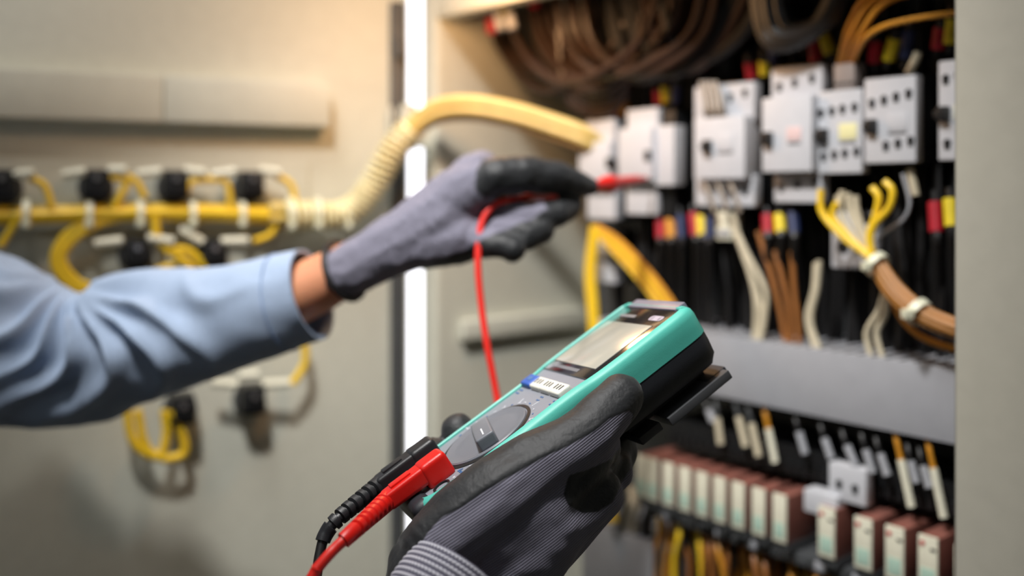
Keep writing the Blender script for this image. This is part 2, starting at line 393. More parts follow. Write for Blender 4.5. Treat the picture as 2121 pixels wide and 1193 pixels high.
device('auxiliary_contact', 'narrow white module of two stacked blocks beside the left yellow cable', 'terminal', [(1226, 1270, 482, 536, .02), (1230, 1273, 545, 588, .02)], (1228, 1273, 478, 590, .03), (), None, None)
# grey plug with orange wires above the stickered contactor
x0, x1, z0, z1 = rect(1726, 1770, 128, 184, .006)
t = thing('wire_plug', 'grey plug connector above the stickered contactor, orange wires entering it', 'connector', C((x0+x1)/2, .006, z0), CABROT)
bm = new(); box(bm, (x0-x1)/2, (x1-x0)/2, 0, .02, 0, z1-z0, .002); obj('plug_body', bm, mat('grey_pink_plastic', (150, 140, 136), .5), t)
for i in range(4):
    bm = new(); w_ = (x1-x0); cyl(bm, ((x0-x1)/2+w_*(i+.5)/4, 0, .006), (0, 1, 0), .0018, .003, 10); obj('screw', bm, steel, t)
g = 'orange wires rising from the grey plug'
for i, (a, b, c) in enumerate((((1738, 132), (1760, 50), (1818, -15)), ((1748, 130), (1768, 62), (1832, -8)), ((1757, 130), (1785, 66), (1858, -6)), ((1764, 134), (1800, 72), (1890, 40)))):
    wire('orange_wire', 'orange wire curving up from the grey plug, %s of four from its left' % ORD[i], 'wire', [Cp(*a, .012), Cp(*b, -.012-.003*i), Cp(*c, -.02), Cp(c[0]+230, c[1]-30, .01)], .0024, orange, g)

# power cables with coloured phase sleeves above and below the contactors
def sleeve_cable(px, py, px2, py2, m, colr, label, up=True, r=.0042, sl=45):
    """a black cable that leaves a device terminal (px,py) and carries a coloured sleeve"""
    p0 = Cp(px, py, m); p1 = Cp(px2, py2, m-.006)
    far = Cp(px2+(px2-px)*.6, -70 if up else 760, m+.05)
    t = thing('power_cable', label, 'cable', p0, CABROT, 'black power cables at the contactors')
    d = (p1-p0); a = p0+d*.25; bm = new(); tube(bm, [p0, a, p0+d*.9], r*.7, 8, smooth=False); tube(bm, [p0+d*.9, p1+d*.15, p1.lerp(far, .4), far], r, 8, 4); wobj('cable_jacket', bm, blackc, t); bm = new(); tube(bm, [a, a+d*.65], r*1.35, 10, smooth=False)
    wobj('phase_sleeve', bm, colr, t)
up = [(1279, 250, 1272, 205, redsl), (1292, 248, 1291, 205, orange), (1368, 225, 1362, 180, redsl), (1382, 225, 1378, 172, yelsl), (1398, 225, 1402, 170, blusl),
      (1560, 175, 1552, 125, redsl), (1585, 165, 1583, 122, yelsl), (1600, 140, 1605, 100, blusl), (1693, 145, 1684, 72, redsl), (1724, 128, 1704, 62, yelsl),
      (1812, 148, 1812, 78, redsl), (1836, 142, 1855, 72, yelsl), (1872, 140, 1885, 55, blusl), (1940, 118, 1950, 50, redsl), (1966, 110, 1972, 30, yelsl)]
cn = {redsl.name: 'red', orange.name: 'orange', yelsl.name: 'yellow', blusl.name: 'blue'}
cnt = {}
for a in up:
    k = cn[a[4].name]; cnt[k] = cnt.get(k, 0)+1
    sleeve_cable(*a[:4], .02, a[4], 'black cable with %s sleeve above the contactors, %s such from the left' % (k, ORD[cnt[k]-1]))
dn = [(1368, 440, 1370, 500, redsl), (1387, 440, 1391, 500, orange), (1408, 430, 1412, 500, blusl), (1434, 425, 1442, 495, redsl), (1451, 432, 1456, 494, yelsl), (1470, 435, 1470, 500, blusl),
      (1588, 430, 1592, 490, redsl), (1613, 430, 1618, 488, yelsl), (1640, 425, 1646, 490, blusl), (1935, 395, 1940, 490, redsl), (1966, 390, 1972, 478, yelsl)]
cnt = {}
for a in dn:
    k = cn[a[4].name]; cnt[k] = cnt.get(k, 0)+1
    sleeve_cable(*a[:4], .02, a[4], 'black cable with %s sleeve below the contactors, %s such from the left' % (k, ORD[cnt[k]-1]), up=False)
# a curtain of black control cables behind and below, seen only as dark strands
for i in range(58):
    x = 1290+(1985-1290)*i/57+random.uniform(-4, 4); m = random.uniform(.045, .085); r = random.uniform(.003, .005)
    wire('black_cable', 'black cable hanging among the dark strands below the contactors', 'cable',
         [Cp(x+random.uniform(-8, 8), 330+random.uniform(-20, 20), m), Cp(x+random.uniform(-14, 14), 480, m-.01), Cp(x+random.uniform(-14, 14), 600, m-.01), Cp(x+random.uniform(-8, 8), 790, m)],
         r, blackc, 'dark cable strands below the contactors', 6, 3)
for i in range(46):
    x = 1240+(2010-1240)*i/45+random.uniform(-5, 5); m = random.uniform(.05, .085)
    wire('black_cable', 'black cable rising among the dark strands above the contactors', 'cable',
         [Cp(x, 260, m), Cp(x+random.uniform(-10, 10), 120, m-.02), Cp(x+random.uniform(-30, 30), -10, m-.03), Cp(x+random.uniform(-40, 40), -110, m-.02)],
         random.uniform(.0035, .006), blackc, 'dark cable strands above the contactors', 6, 3)

# ------------------------------------------------------------------ trunking
def trunk(label, px, pt, pb, m0, m1, xa, xb, mtl=grey):
    zt, zb = Cp(px, pt, m0).z, Cp(px, pb, m0).z
    t = thing('cable_trunking', label, 'trunking', C((xa+xb)/2, m1, zb), CABROT); hx = (xb-xa)/2; d = m0-m1
    bm = new(); box(bm, -hx, hx, d, d+.003, 0, zt-zb, .001); obj('cover', bm, mtl, t)
    bm = new(); box(bm, -hx, hx, -.003, 0, 0, zt-zb, .0008); box(bm, -hx, hx, d, 0, 0, .002)
    obj('base', bm, mtl, t)
    n = int((xb-xa)/.0125); bm = new()
    for i in range(n):
        a = -hx+.0125*i; box(bm, a, a+.0075, d+.003, -.004, zt-zb-.003, zt-zb)
        box(bm, a, a+.0075, d+.003, -.004, .002, .004)
    tag(obj('trunking_fingers', bm, mtl, t, smooth=False), kind='stuff')
    return zt, zb
xa, xb = toC(Cp(1240, 400, .0))[0], .40
trunk('wide grey cable trunking running across under the upper wiring', 1978, 764, 920, .0, PM-.001, xa, xb)
trunk('lower grey cable trunking at bottom, under the relays', 1300, 1112, 1290, .01, PM-.001, toC(Cp(1205, 400, .01))[0], toC(Cp(1352, 400, .01))[0])

# wires dropping from the contactors into the trunking
def cw(name, label, pts, r, m, mm=.03, group=None, cat='wire'):
    return wire(name, label, cat, [Cp(x, y, mm if z is None else z) for x, y, z in [(p+(None,))[:3] for p in pts]], r, m, group)
g = 'beige wires dropping into the wide trunking'
for i, pts in enumerate([[(1502, 445), (1530, 500), (1560, 590), (1566, 650), (1562, 705)], [(1512, 445), (1545, 520), (1585, 600), (1584, 660), (1576, 705)],
                         [(1520, 446), (1538, 520), (1566, 600), (1578, 650), (1570, 708)], [(1690, 545), (1686, 600), (1672, 660), (1690, 728)], [(1697, 540), (1692, 600), (1680, 665), (1700, 730)],
                         [(1835, 585), (1822, 640), (1795, 690), (1806, 745)], [(1840, 590), (1834, 650), (1816, 690), (1828, 742)]]):
    cw('beige_wire', 'beige wire curving down into the wide trunking, %s from the left' % ORD[i], pts, .0026, whitew, .012, g)
g = 'brown wires dropping into the wide trunking'
for i, pts in enumerate([[(1570, 480), (1595, 560), (1615, 640), (1628, 715)], [(1580, 470), (1610, 540), (1632, 630), (1640, 715)], [(1640, 520), (1645, 600), (1652, 660), (1656, 716)]]):
    cw('brown_wire', 'brown wire dropping into the wide trunking, %s from the left' % ORD[i], pts, .0026, brown, .02, g)
# white terminal plug under the large contactor
x0, x1, z0, z1 = rect(1482, 1516, 438, 498, .01); t = thing('wire_plug', 'pale wire plug hanging below the large contactor', 'connector', C((x0+x1)/2, .01, z0), CABROT)
bm = new(); box(bm, (x0-x1)/2, (x1-x0)/2, 0, .016, 0, z1-z0, .002); obj('plug_body', bm, offw, t); bm = new(); box(bm, (x0-x1)/2+.002, (x1-x0)/2-.002, -.001, 0, .004, .010, .0004); obj('slot', bm, grey, t)
# left orange cable bundle, strands one by one
g = 'orange wires of the diagonal bundle at the left'
for i in range(6):
    o_ = (i-2.5)*5
    cw('orange_wire', 'orange wire in the diagonal bundle left of the black strands', [(1232+o_*.5, 470), (1268+o_, 500-o_*.3), (1325+o_, 560-o_*.5), (1375+o_, 625-o_*.5), (1425+o_, 705)], .0028, orange if i % 2 else yellow, .0, g)
g = 'yellow wires running down the left plate edge'
for i in range(3):
    cw('yellow_wire', 'yellow wire running down the left edge of the mounting plate', [(1228+i*5, 470), (1217+i*6, 560), (1222+i*6, 640), (1228+i*6, 740), (1232+i*6, 900), (1262+i*6, 1080)], .0034, yellow, .0, g)
# fanned yellow wires with a tied brown trunk going right
hub = (1812, 545)
g = 'yellow wires fanning out above the tied bundle'
fan = [([(1700, 392), (1703, 440), (1745, 490), (1795, 528), hub], yellow, .0030), ([(1733, 420), (1725, 450), (1760, 495), (1800, 530), hub], yellow, .0030),
       ([(1806, 388), (1820, 410), (1812, 450), (1800, 490), hub], yellow, .0030), ([(1832, 376), (1848, 395), (1842, 430), (1812, 465), (1803, 500), hub], yellow, .0030)]
for i, (pts, m_, r) in enumerate(fan):
    cw('yellow_wire', 'bright yellow wire fanning up from the tied bundle, %s from the left' % ORD[i], [(x, y, -.012) for x, y in pts], r, m_, group=g)
g = 'cream wires between the fanned yellow ones'
for i, pts in enumerate([[(1745, 395), (1742, 440), (1775, 500), (1805, 530)], [(1757, 400), (1762, 440), (1785, 490), (1806, 528)], [(1772, 405), (1776, 440), (1792, 490), (1808, 526)], [(1735, 405), (1745, 450), (1775, 505), (1804, 534)]]):
    cw('cream_wire', 'cream wire between the fanned yellow wires, %s from the left' % ORD[i], [(x, y, -.008) for x, y in pts], .0028, whitew, group=g)
g = 'orange wires tied into a thick bundle'
for i in range(9):
    a = 2*math.pi*i/9; ox_, oz_ = math.cos(a)*12, math.sin(a)*.004
    if i == 8: ox_ = 0
    cw('orange_wire', 'orange wire within the thick tied bundle at right', [(1812+ox_*.7, 540-ox_*.5, -.012+oz_), (1850+ox_, 600-ox_*.7, -.016+oz_), (1905+ox_, 648-ox_*.8, -.02+oz_), (1975+ox_*.8, 680-ox_, -.02+oz_), (2060+ox_*.6, 705-ox_, -.01+oz_)], .0031, mat('bundle_brown_orange', (168, 114, 52), .5), group=g)
cw('orange_wire', 'single orange wire sagging below the thick tied bundle', [(1838, 590, 0), (1862, 650, 0), (1905, 695, 0), (1975, 722, 0), (2040, 735, 0)], .0028, orange)
def ring_tie(name, label, c, axis, R, r, m, group=None, knob=True):
    ax = Vector(axis).normalized(); u = ax.orthogonal().normalized(); v = ax.cross(u); c = Vector(c); bm = new(); n = 20; rings = []
    for i in range(n):
        a = 2*math.pi*i/n; d = u*math.cos(a)+v*math.sin(a)
        rings.append([bm.verts.new(c+d*(R+q*r)+ax*s*r*2) for q, s in ((0, -1), (1, -1), (1, 1), (0, 1))])
    for i in range(n):
        A_, B_ = rings[i], rings[(i+1) % n]
        for k in range(4): bm.faces.new((A_[k], A_[(k+1) % 4], B_[(k+1) % 4], B_[k]))
    if knob:
        d = -(DN*-1) if False else Vector((-.4, -.8, -.4)).normalized(); d = (d-ax*d.dot(ax)).normalized()
        p = c+d*(R+r*1.5); box(bm, -r*2.2, r*2.2, -r*2.2, r*2.2, -r*2, r*2, r*.4, M=Matrix.Translation(p))
    return tag(obj(name, bm, m), label, 'cable tie', group)
d_ = Cp(1905, 648, -.02)-Cp(1850, 600, -.016)
ring_tie('cable_tie', 'ivory nylon tie at the fork of the fanned yellow wires', Cp(1816, 548, -.013), d_, .0095, .0016, tie)
ring_tie('cable_tie', 'ivory nylon tie around the thick bundle beside the cabinet post', Cp(1902, 646, -.02), d_, .0095, .0018, tie)
cw('grey_wire', 'thin grey wire looping right of the fanned yellow wires', [(1870, 360), (1884, 420), (1870, 455), (1835, 480), (1815, 500)], .0016, grey, .0)
cw('white_wire', 'short pale wire below the clean contactor', [(1885, 350), (1890, 375), (1896, 405)], .0035, whitew, .012)
cw('white_wire', 'pale stiff wire rising from the top right corner of the clean contactor', [(1882, 152), (1894, 128), (1902, 108)], .0036, whitew, .012)
g = 'beige wires over the large contactor'
for i in range(4):
    cw('beige_wire', 'beige wire crossing the top cover of the large contactor, %s from the left' % ORD[i], [(1452+i*10, 170, .0), (1458+i*11, 200, -.003), (1462+i*11, 232, -.006), (1466+i*12, 250, .004)], .0025, mat('tan_wire', (150, 138, 125), .5), group=g)
for i in range(3):
    cw('beige_wire', 'grey-beige wire crossing the bottom cover of the large contactor, %s from the left' % ORD[i], [(1460+i*26, 380, .0), (1468+i*26, 398, -.002), (1480+i*26, 440, .0)], .0022, mat('tan_wire', (150, 138, 125), .5), group='wires over the bottom cover')

# ------------------------------------------------------------------ terminal strip
mts = .02
zt_, zb_ = Cp(1900, 985, mts).z, Cp(1900, 1050, mts).z
xa_, xb_ = toC(Cp(1385, 400, mts))[0], toC(Cp(2010, 400, mts))[0]
t = thing('terminal_strip', 'long black terminal strip below the wide grey trunking', 'terminal strip', C((xa_+xb_)/2, PM-.001, zb_), CABROT)
hx = (xb_-xa_)/2; d0 = mts-(PM-.001)
bm = new(); box(bm, -hx, hx, -.006, 0, .004, (zt_-zb_)*.8, .001); obj('rail', bm, steel, t)
n = int((xb_-xa_)/.009); proto = None
for i in range(n):
    a = -hx+.009*i
    if proto is None:
        bm = new(); prism(bm, [(0, 0), (.0082, 0), (.0082, zt_-zb_), (0, zt_-zb_)], d0, -.006); box(bm, .001, .0072, d0-.004, d0, .002, (zt_-zb_)*.45)
        proto = obj('terminal_block', bm, blackp, t, smooth=False); proto.location = (a, 0, 0)
    else:
        c = proto.copy(); COL.objects.link(c); c.location = (a, 0, 0)
# ferruled wires entering it
g = 'wires with white marker sleeves at the terminal strip'
fw = [(1462, 835, 1478, 875, 0), (1482, 835, 1493, 920, 1), (1522, 830, 1545, 925, 1), (1548, 840, 1572, 945, 1), (1584, 850, 1606, 958, 2), (1648, 870, 1668, 940, 0), (1700, 885, 1722, 950, 0), (1745, 900, 1772, 965, 0),
      (1785, 905, 1808, 980, 0), (1815, 915, 1838, 985, 0), (1855, 900, 1888, 1050, 2), (1922, 915, 1955, 1072, 2), (1880, 930, 1898, 1000, 0), (1905, 940, 1925, 1010, 0)]
for i, (xa1, ya1, xb1, yb1, k) in enumerate(fw):
    p0, p1, p2 = Cp(xa1-6, ya1-50, .02), Cp(xa1, ya1, .006), Cp(xb1, yb1, .004)
    t = thing('ferruled_wire', '%s wire with %s marker sleeve at the terminal strip, %s from left' % (['dark', 'dark', 'orange'][k], ['grey', 'white', 'bright white'][k], ORD[i] if i < 12 else ['thirteenth', 'fourteenth'][i-12]), 'wire', p2, CABROT, g)
    mid = p1.lerp(p2, .35)
    bm = new(); tube(bm, [p0, p1, mid], .0022, 7, 4); wobj('wire_core', bm, [blackc, dgrey, orange][k], t)
    bm = new(); tube(bm, [mid, mid.lerp(p2, .5), p2], .0034, 8, 3); wobj('marker_sleeve', bm, [grey, whitew, offw][k], t)

# ------------------------------------------------------------------ relays
mr = -.012
ztop = Cp(1638, 1030, mr).z; zbot = Cp(1638, 1132, mr).z
rel = [(1318, 1337), (1340, 1359), (1372, 1396), (1406, 1431), (1441, 1468), (1477, 1505), (1515, 1548), (1557, 1592), (1600, 1639), (1694, 1758), (1769, 1826), (1833, 1890), (1901, 1964), (1976, 2044)]
g = 'plug-in relays with reddish covers'
# two side labels differ: the near ones carry a red dot and a dark mark
for i, (a, b) in enumerate(rel):
    x0 = toC(Cp(a, 400, mr))[0]; x1 = toC(Cp(b, 400, mr))[0]
    if i < 9: x1 = x0+.0158
    else: x1 = x0+.0175
    h = ztop-zbot; w_ = x1-x0; near = i >= 9
    lab = ('reddish relay with pale green band, %s from left in the left block' % ORD[i]) if not near else ('relay with red dot on its front, %s right of the end bracket' % ORD[i-9])
    t = thing('plug_in_relay', lab, 'relay', C(x0, mr, zbot-.008), CABROT, g)
    bm = new(); box(bm, .0004, w_-.0004, .001, .055, .008, .008+h-.0006, .0012); obj('relay_cover', bm, redb, t)
    bm = new(); box(bm, .0008, w_-.0008, -.0012, .0012, .009, .008+h, .0006); obj('front_label', bm, offw, t)
    bm = new(); box(bm, .003, w_-.003, -.0016, -.001, .013, .008+h*.42, .0001); obj('green_band', bm, greenish, t)
    bm = new(); box(bm, 0, w_, .002, .065, 0, .0078, .001); obj('socket', bm, dgrey, t)
    if near:
        bm = new(); cyl(bm, (w_*.25, -.0015, .008+h*.86), (0, 1, 0), .0019, .001, 12); obj('red_dot', bm, redm, t)
        bm = new(); box(bm, w_*.62, w_*.88, -.0018, -.001, .008+h*.76, .008+h*.80); obj('dark_mark', bm, blackp, t)
# relay base rail
zr = zbot-.008
xa2, xb2 = toC(Cp(1335, 400, 0))[0], .14
t = thing('relay_base', 'dark grey slotted base running under the relays', 'base', C(xa2, 0, zr-.012), CABROT)
bm = new(); box(bm, 0, xb2-xa2, .0, PM-.001, 0, .0118, .002); obj('base_block', bm, dgrey, t)
for i in range(int((xb2-xa2)/.0182)):
    bm = new(); box(bm, i*.0182+.003, i*.0182+.015, -.003, 0, .002, .010, .001); obj('clamp_cover', bm, grey if i % 2 else dgrey, t)
# white end bracket with two holes
t = device('end_bracket', 'white two-hole bracket standing between the two relay blocks', 'bracket', [(1716, 1794, 974, 1052, .0), (1664, 1734, 1030, 1078, -.006)], (1720, 1797, 972, 1054, .006), [(1738, 1001, .0), (1771, 1011, .0)], None, None)
# orange wires hanging below the relays
k = 0
for i in range(44):
    x = 1362+i*8.4+random.uniform(-3, 3); y0 = 1058+(x-1362)*.38
    m_ = random.choice([orange, orange, brown, yellow, brown, blackc]); nm = {orange.name: 'orange', brown.name: 'brown', yellow.name: 'yellow', blackc.name: 'black'}[m_.name]
    mm = random.uniform(.0, .05)
    wire(nm+'_wire', '%s wire hanging below the relay base at bottom' % nm, 'wire', [Cp(x, y0-25, mm+.02), Cp(x+random.uniform(-4, 4), y0+30, mm), Cp(x+random.uniform(-16, 16), y0+110, mm), Cp(x+random.uniform(-20, 20), y0+260, mm)],
         .0026, m_, '%s wires below the relay base' % nm, 7, 4)
for i, (xx, m_) in enumerate(((1290, blackc), (1302, whitew), (1318, whitew), (1338, blackc), (1350, blackc))):
    wire('dropping_wire', ['black wire behind the glove, leftmost below the relays', 'beige wire right of the yellow wires, left of two', 'beige wire right of the yellow wires, right of two', 'black wire left of the hanging orange wires, left of two', 'black wire left of the hanging orange wires, right of two'][i],
         'wire', [Cp(xx+5, 1010, .03), Cp(xx+8, 1040, .01), Cp(xx-4, 1080, .02), Cp(xx-6, 1125, .03)], .0035, m_)

# ------------------------------------------------------------------ coiled cables at the top of the cabinet
g = 'dark cables coiled at the top of the cabinet'
for i in range(15):
    f_ = i/14; xl = 1012+f_*230+random.uniform(-5, 5); yb = 172-f_*45+random.uniform(-12, 12)+(14 if i % 3 == 0 else 0); xm = xl+85+random.uniform(-12, 22); xr = 1290+f_*210+random.uniform(-15, 15)
    mm = -.03+.055*random.random()
    wire('coiled_cable', 'dark brown cable looping down from the top of the cabinet', 'cable',
         [Cp(xl-4, -90, mm), Cp(xl, 20, mm), Cp(xl+22, 95, mm), Cp(xm, yb, mm-.004), Cp((xm+xr)/2, yb-18, mm-.006), Cp(xr, 60, mm), Cp(xr+30, -90, mm)], .0046, brownc, g, 9, 6)
for i in range(7):
    f_ = i/6; mm = -.01+.02*random.random(); yb = 238-f_*56
    wire('coiled_cable', 'dark brown cable in the small low coil above the leftmost contactor', 'cable',
         [Cp(1150+f_*10, 60, mm), Cp(1160+f_*6, 150, mm), Cp(1182+f_*6, yb-25, mm), Cp(1232, yb, mm-.003), Cp(1285, yb-22, mm), Cp(1315, 130, mm), Cp(1330, 30, mm)], .0038, brownc, 'small low coil of dark cables', 9, 6)
for i in range(20):
    f_ = i/19; mm = .0+.05*random.random(); xl = 1290+f_*130
    wire('power_cable', 'thick dark cable crossing behind the coil above the contactors', 'cable',
         [Cp(xl-60, -80, mm), Cp(xl-30, 60, mm), Cp(xl+20+random.uniform(-20, 20), 165-f_*30, mm), Cp(xl+110, 120-f_*40, mm), Cp(xl+190, -60, mm)], .0065, blackc if i % 2 else brownc, 'thick dark cables behind the coil', 8, 5)
for i in range(8):
    f_ = i/7; mm = -.015+.03*random.random()
    wire('power_cable', 'thick black cable arching above the mid-row contactors', 'cable',
         [Cp(1575+f_*60, -90, mm), Cp(1572+f_*50, 10, mm), Cp(1600+f_*50, 90-f_*30, mm), Cp(1690+f_*40, 60-f_*30, mm), Cp(1760, -80, mm)], .008, blackc, 'thick black cables above the mid row', 8, 5)
# bright clear plugs where the coil starts, at the top left corner
for i, (xx, m_, nm) in enumerate(((1016, redsl, 'red'), (1034, white, 'white'), (1052, white, 'white'), (1042, yelsl, 'yellow'), (1105, redsl, 'red'))):
    pos = [(1016, 40, 1018, 70), (1032, 28, 1038, 62), (1056, 30, 1062, 60), (1038, 2, 1044, 26), (1100, -12, 1108, 12)][i]
    bm = new(); tube(bm, [Cp(pos[0], pos[1], -.045), Cp(pos[2], pos[3], -.045)], .0058, 10, smooth=False)
    tag(obj('cable_marker', bm, m_), ['red marker sleeve at the left end of the coil', 'white marker sleeve beside the red one on the coil, left of two', 'white marker sleeve on the coil, right of two', 'yellow marker sleeve above the white ones on the coil', 'red marker sleeve at the very top of the coil'][i], 'marker')
# yellow conduit from the door to the cabinet
cond = [Dp(560, 446, .03), Dp(640, 446, .03), Dp(715, 444, .034), Dp(765, 395, .04), Dp(805, 325, .05)]
cond2 = [P(850, 270, 1.115), P(905, 232, 1.11), P(975, 224, 1.10), P(1060, 238, 1.09), P(1140, 262, 1.08), P(1215, 290, 1.065), Cp(1260, 330, .02)]
t = thing('wiring_harness', 'thick yellow wiring harness rising from the door and arching into the cabinet', 'harness', cond[0])
off = [(0, 0), (.008, .004), (-.008, .003), (.003, .009), (-.004, -.008), (.006, -.006)]
for i, (a, b) in enumerate(off):
    bm = new(); tube(bm, [p+Vector((0, -a*.6, b+a*.4)) for p in cond+cond2], .0048, 9, 6); wobj('wire_strand', bm, mat('harness_yellow', (208, 184, 112), .5) if i % 2 else mat('harness_tan', (176, 138, 84), .5), t)
bm = new(); pts, ts = catmull(cond+cond2, 10); path = pts[4:52]
L_ = 0; turns = []
for i in range(len(path)*6-6):
    a = path[i//6].lerp(path[i//6+1], (i % 6)/6); ph = i*.62
    tgv = (path[i//6+1]-path[i//6]).normalized(); u_ = tgv.cross(Vector((0, 1, .2))).normalized(); v_ = tgv.cross(u_)
    turns.append(a+(u_*math.cos(ph)+v_*math.sin(ph))*.0155)
tube(bm, turns, .0024, 5, 1, smooth=False); wobj('spiral_wrap', bm, clearw, t)

# ------------------------------------------------------------------ wiring on the door
def dw(name, label, pts, r, m, off=.02, group=None):
    return wire(name, label, 'wire', [Dp(p[0], p[1], p[2] if len(p) > 2 else off) for p in pts], r, m, group, 9, 6)
g = 'yellow wires of the horizontal door bundle'
for i in range(7):
    a = 2*math.pi*i/7; dy, dz = math.sin(a)*9, math.cos(a)*.006
    if i == 6: dy = dz = 0
    dw('yellow_wire', 'yellow wire in the horizontal bundle tied along the door', [(-160, 448+dy, .022+dz), (60, 446+dy, .022+dz), (240, 441+dy, .023+dz), (420, 441+dy, .024+dz), (585, 446+dy, .026+dz)], .0052, yellow, group=g)
for i, x in enumerate((55, 185, 290, 398, 500, 600, 655, 715)):
    o = ring_tie('cable_tie', 'pale nylon tie around the horizontal door bundle, %s from the left' % ORD[i], Dp(x, 444, .024 if x < 590 else .031), DD, .0135 if x < 590 else .0175, .0016, tie, 'pale ties along the door bundle')
g = 'thick yellow loop below the door bundle'
for i in range(3):
    o_ = i*9
    dw('yellow_wire', 'thick yellow wire looping down below the door bundle, %s from outside' % ORD[i], [(330, 446), (230, 450+o_*.3), (150+o_, 475+o_*.5), (112+o_, 530), (130+o_, 580-o_*.5), (190, 612-o_), (260, 600-o_), (330, 560), (380, 540)], .0042, yellow, .026, g)
def contact_block(px, py, label, rows=((-1, 0), (1, 0)), tw=50):
    c = Dp(px, py+35, .0); dx, dy_, dz_ = toD(c)
    t = thing('contact_block', label, 'contact block', c, DOORROT, 'black pushbutton contact blocks on the door')
    bm = new(); box(bm, -.013, .013, -.034, 0, 0, .03, .002); box(bm, -.010, .010, -.040, -.032, .006, .026, .0015); obj('block_body', bm, blackp, t)
    bm = new(); cyl(bm, (0, -.003, .012), (0, 1, 0), .018, .006, 20); obj('mounting_nut', bm, dgrey, t)
    bm = new(); cyl(bm, (0, -.041, .021), (0, 1, 0), .003, .003, 10); obj('screw', bm, steel, t)
    return t
for px, py, lab in ((8, 378, 'black contact block at the far left edge of the upper row'), (198, 376, 'black contact block in the upper row, above the yellow loop'), (358, 376, 'black contact block in the upper row, middle of the door'),
                    (512, 376, 'black contact block in the upper row, nearest the gap'), (280, 515, 'black contact block inside the big yellow loop'), (436, 515, 'black contact block right of the yellow loop, lower row'),
                    (515, 812, 'black contact block just below the blue sleeve'), (372, 832, 'black contact block half hidden under the blue sleeve')):
    contact_block(px, py, lab)
g = 'white crimp terminals at the contact blocks'
for i, (a, b) in enumerate((((25, 362), (70, 358)), ((130, 362), (178, 355)), ((225, 352), (262, 352)), ((285, 360), (335, 355)), ((382, 352), (425, 358)), ((440, 362), (488, 355)), ((538, 352), (580, 358)),
                            ((195, 505), (255, 498)), ((305, 492), (360, 500)), ((372, 474), (420, 502)), ((458, 500), (515, 498)), ((440, 793), (492, 797)), ((496, 778), (536, 775)), ((545, 796), (600, 793)))):
    wire('crimp_terminal', 'white crimp terminal on the door, %s counted from the top left' % ORD[i], 'terminal', [Dp(*a, .03), Dp(*b, .034)], .0048, offw, g)
small = [[(60, 368), (92, 385), (108, 430)], [(228, 366), (262, 376), (250, 405), (236, 432)], [(262, 364), (285, 380), (300, 410)], [(395, 375), (440, 372), (470, 380), (478, 430)], [(385, 400), (395, 378), (420, 372)], [(570, 362), (604, 385), (612, 428)],
         [(40, 445), (20, 480), (0, 510)], [(578, 450), (560, 485), (525, 500)], [(320, 445), (330, 500), (380, 540), (400, 560)], [(430, 560), (390, 520), (340, 520)],
         [(628, 690), (632, 750), (606, 795)], [(262, 840), (272, 905), (300, 938), (345, 950)], [(285, 850), (300, 920), (330, 945), (345, 900), (340, 850)], [(355, 850), (378, 900), (380, 940), (340, 952)]]
for i, pts in enumerate(small):
    r_ = .0036 if i < 8 else .0046
    dw('yellow_wire', 'yellow wire loop on the door, %s counted from the top left' % ORD[i], pts, r_, yellow, .03, 'short yellow wire loops on the door')

# ------------------------------------------------------------------ multimeter
MM = MR.to_4x4(); MM.translation = MT
met = thing('multimeter', 'teal and grey handheld multimeter held in the near gloved hand', 'multimeter', M=MM)
def outline(inset, n=10, ext=0):
    """right half profile of the meter, mirrored; rounded corners"""
    right = [(.0, -.0965), (.018, -.0962), (.030, -.0935), (.0365, -.086), (.0385, -.075), (.0392, -.05), (.0388, -.02), (.0384, .0), (.0392, .012), (.0418, .024), (.0428, .040), (.0430, .07), (.0428, .088), (.0405, .0945), (.036, .097), (.018, .0975), (.0, .0975)]
    pts, _ = catmull([Vector((x, y, 0)) for x, y in right], 4)
    pts = pts + [Vector((-p.x, p.y, 0)) for p in pts[-2:0:-1]]
    out = []; m_ = len(pts)
    for i, p in enumerate(pts):
        t_ = (pts[(i+1) % m_]-pts[i-1]).normalized(); out.append(p+Vector((-t_.y, t_.x, 0))*inset)
    return out
def loft(bm, layers, cap0=True, cap1=True):
    rings = []
    for ins, z, *yk in layers:
        k = yk[0] if yk else 0
        rings.append([bm.verts.new((p.x, p.y, z+k*(p.y+.095))) for p in outline(ins)])
    n = len(rings[0])
    for a, b in zip(rings, rings[1:]):
        for i in range(n): bm.faces.new((a[i], a[(i+1) % n], b[(i+1) % n], b[i]))
    if cap0: bm.faces.new(rings[0])
    if cap1: bm.faces.new(rings[-1][::-1])
bm = new(); loft(bm, [(.0062, -.002), (.0060, .0010), (.0052, .0018), (.0020, .0008), (.0005, -.0010), (-.0002, -.0045), (0, -.011), (.0, -.0165), (.003, -.0165)], False, False)
hol = obj('holster', bm, teal, met)
bm = new(); loft(bm, [(.002, -.0163), (.0003, -.0167), (.0003, -.022), (.0012, -.031), (.0055, -.0365), (.010, -.0372)]); obj('rear_shell', bm, shell, met)
bm = new(); loft(bm, [(.0058, -.003), (.0058, -.0004), (.0062, .0)]); obj('face_plate', bm, facem, met)
bm = new(); box(bm, -.0315, .0315, .0900, .0988, -.014, .0017, .0014); obj('top_cap', bm, mat('meter_top_grey', (118, 117, 132), .4), met)
bm = new(); box(bm, -.0345, .0325, -.0982, -.0850, -.0185, .0020, .0060, seg=4); obj('bottom_cap', bm, shell, met)
bm = new(); box(bm, -.0365, .0365, .0212, .0898, -.001, .0011, .0008); bz = obj('screen_bezel', bm, bez, met)
bm = new(); box(bm, -.0318, .0296, .0300, .0735, .0009, .0016, .0005); lc = obj('lcd_screen', bm, lcd, bz)
bm = new(); box(bm, -.0322, .030, .0296, .0739, .0009, .0013, .0003); tag(obj('lcd_frame', bm, dgrey, bz), None)
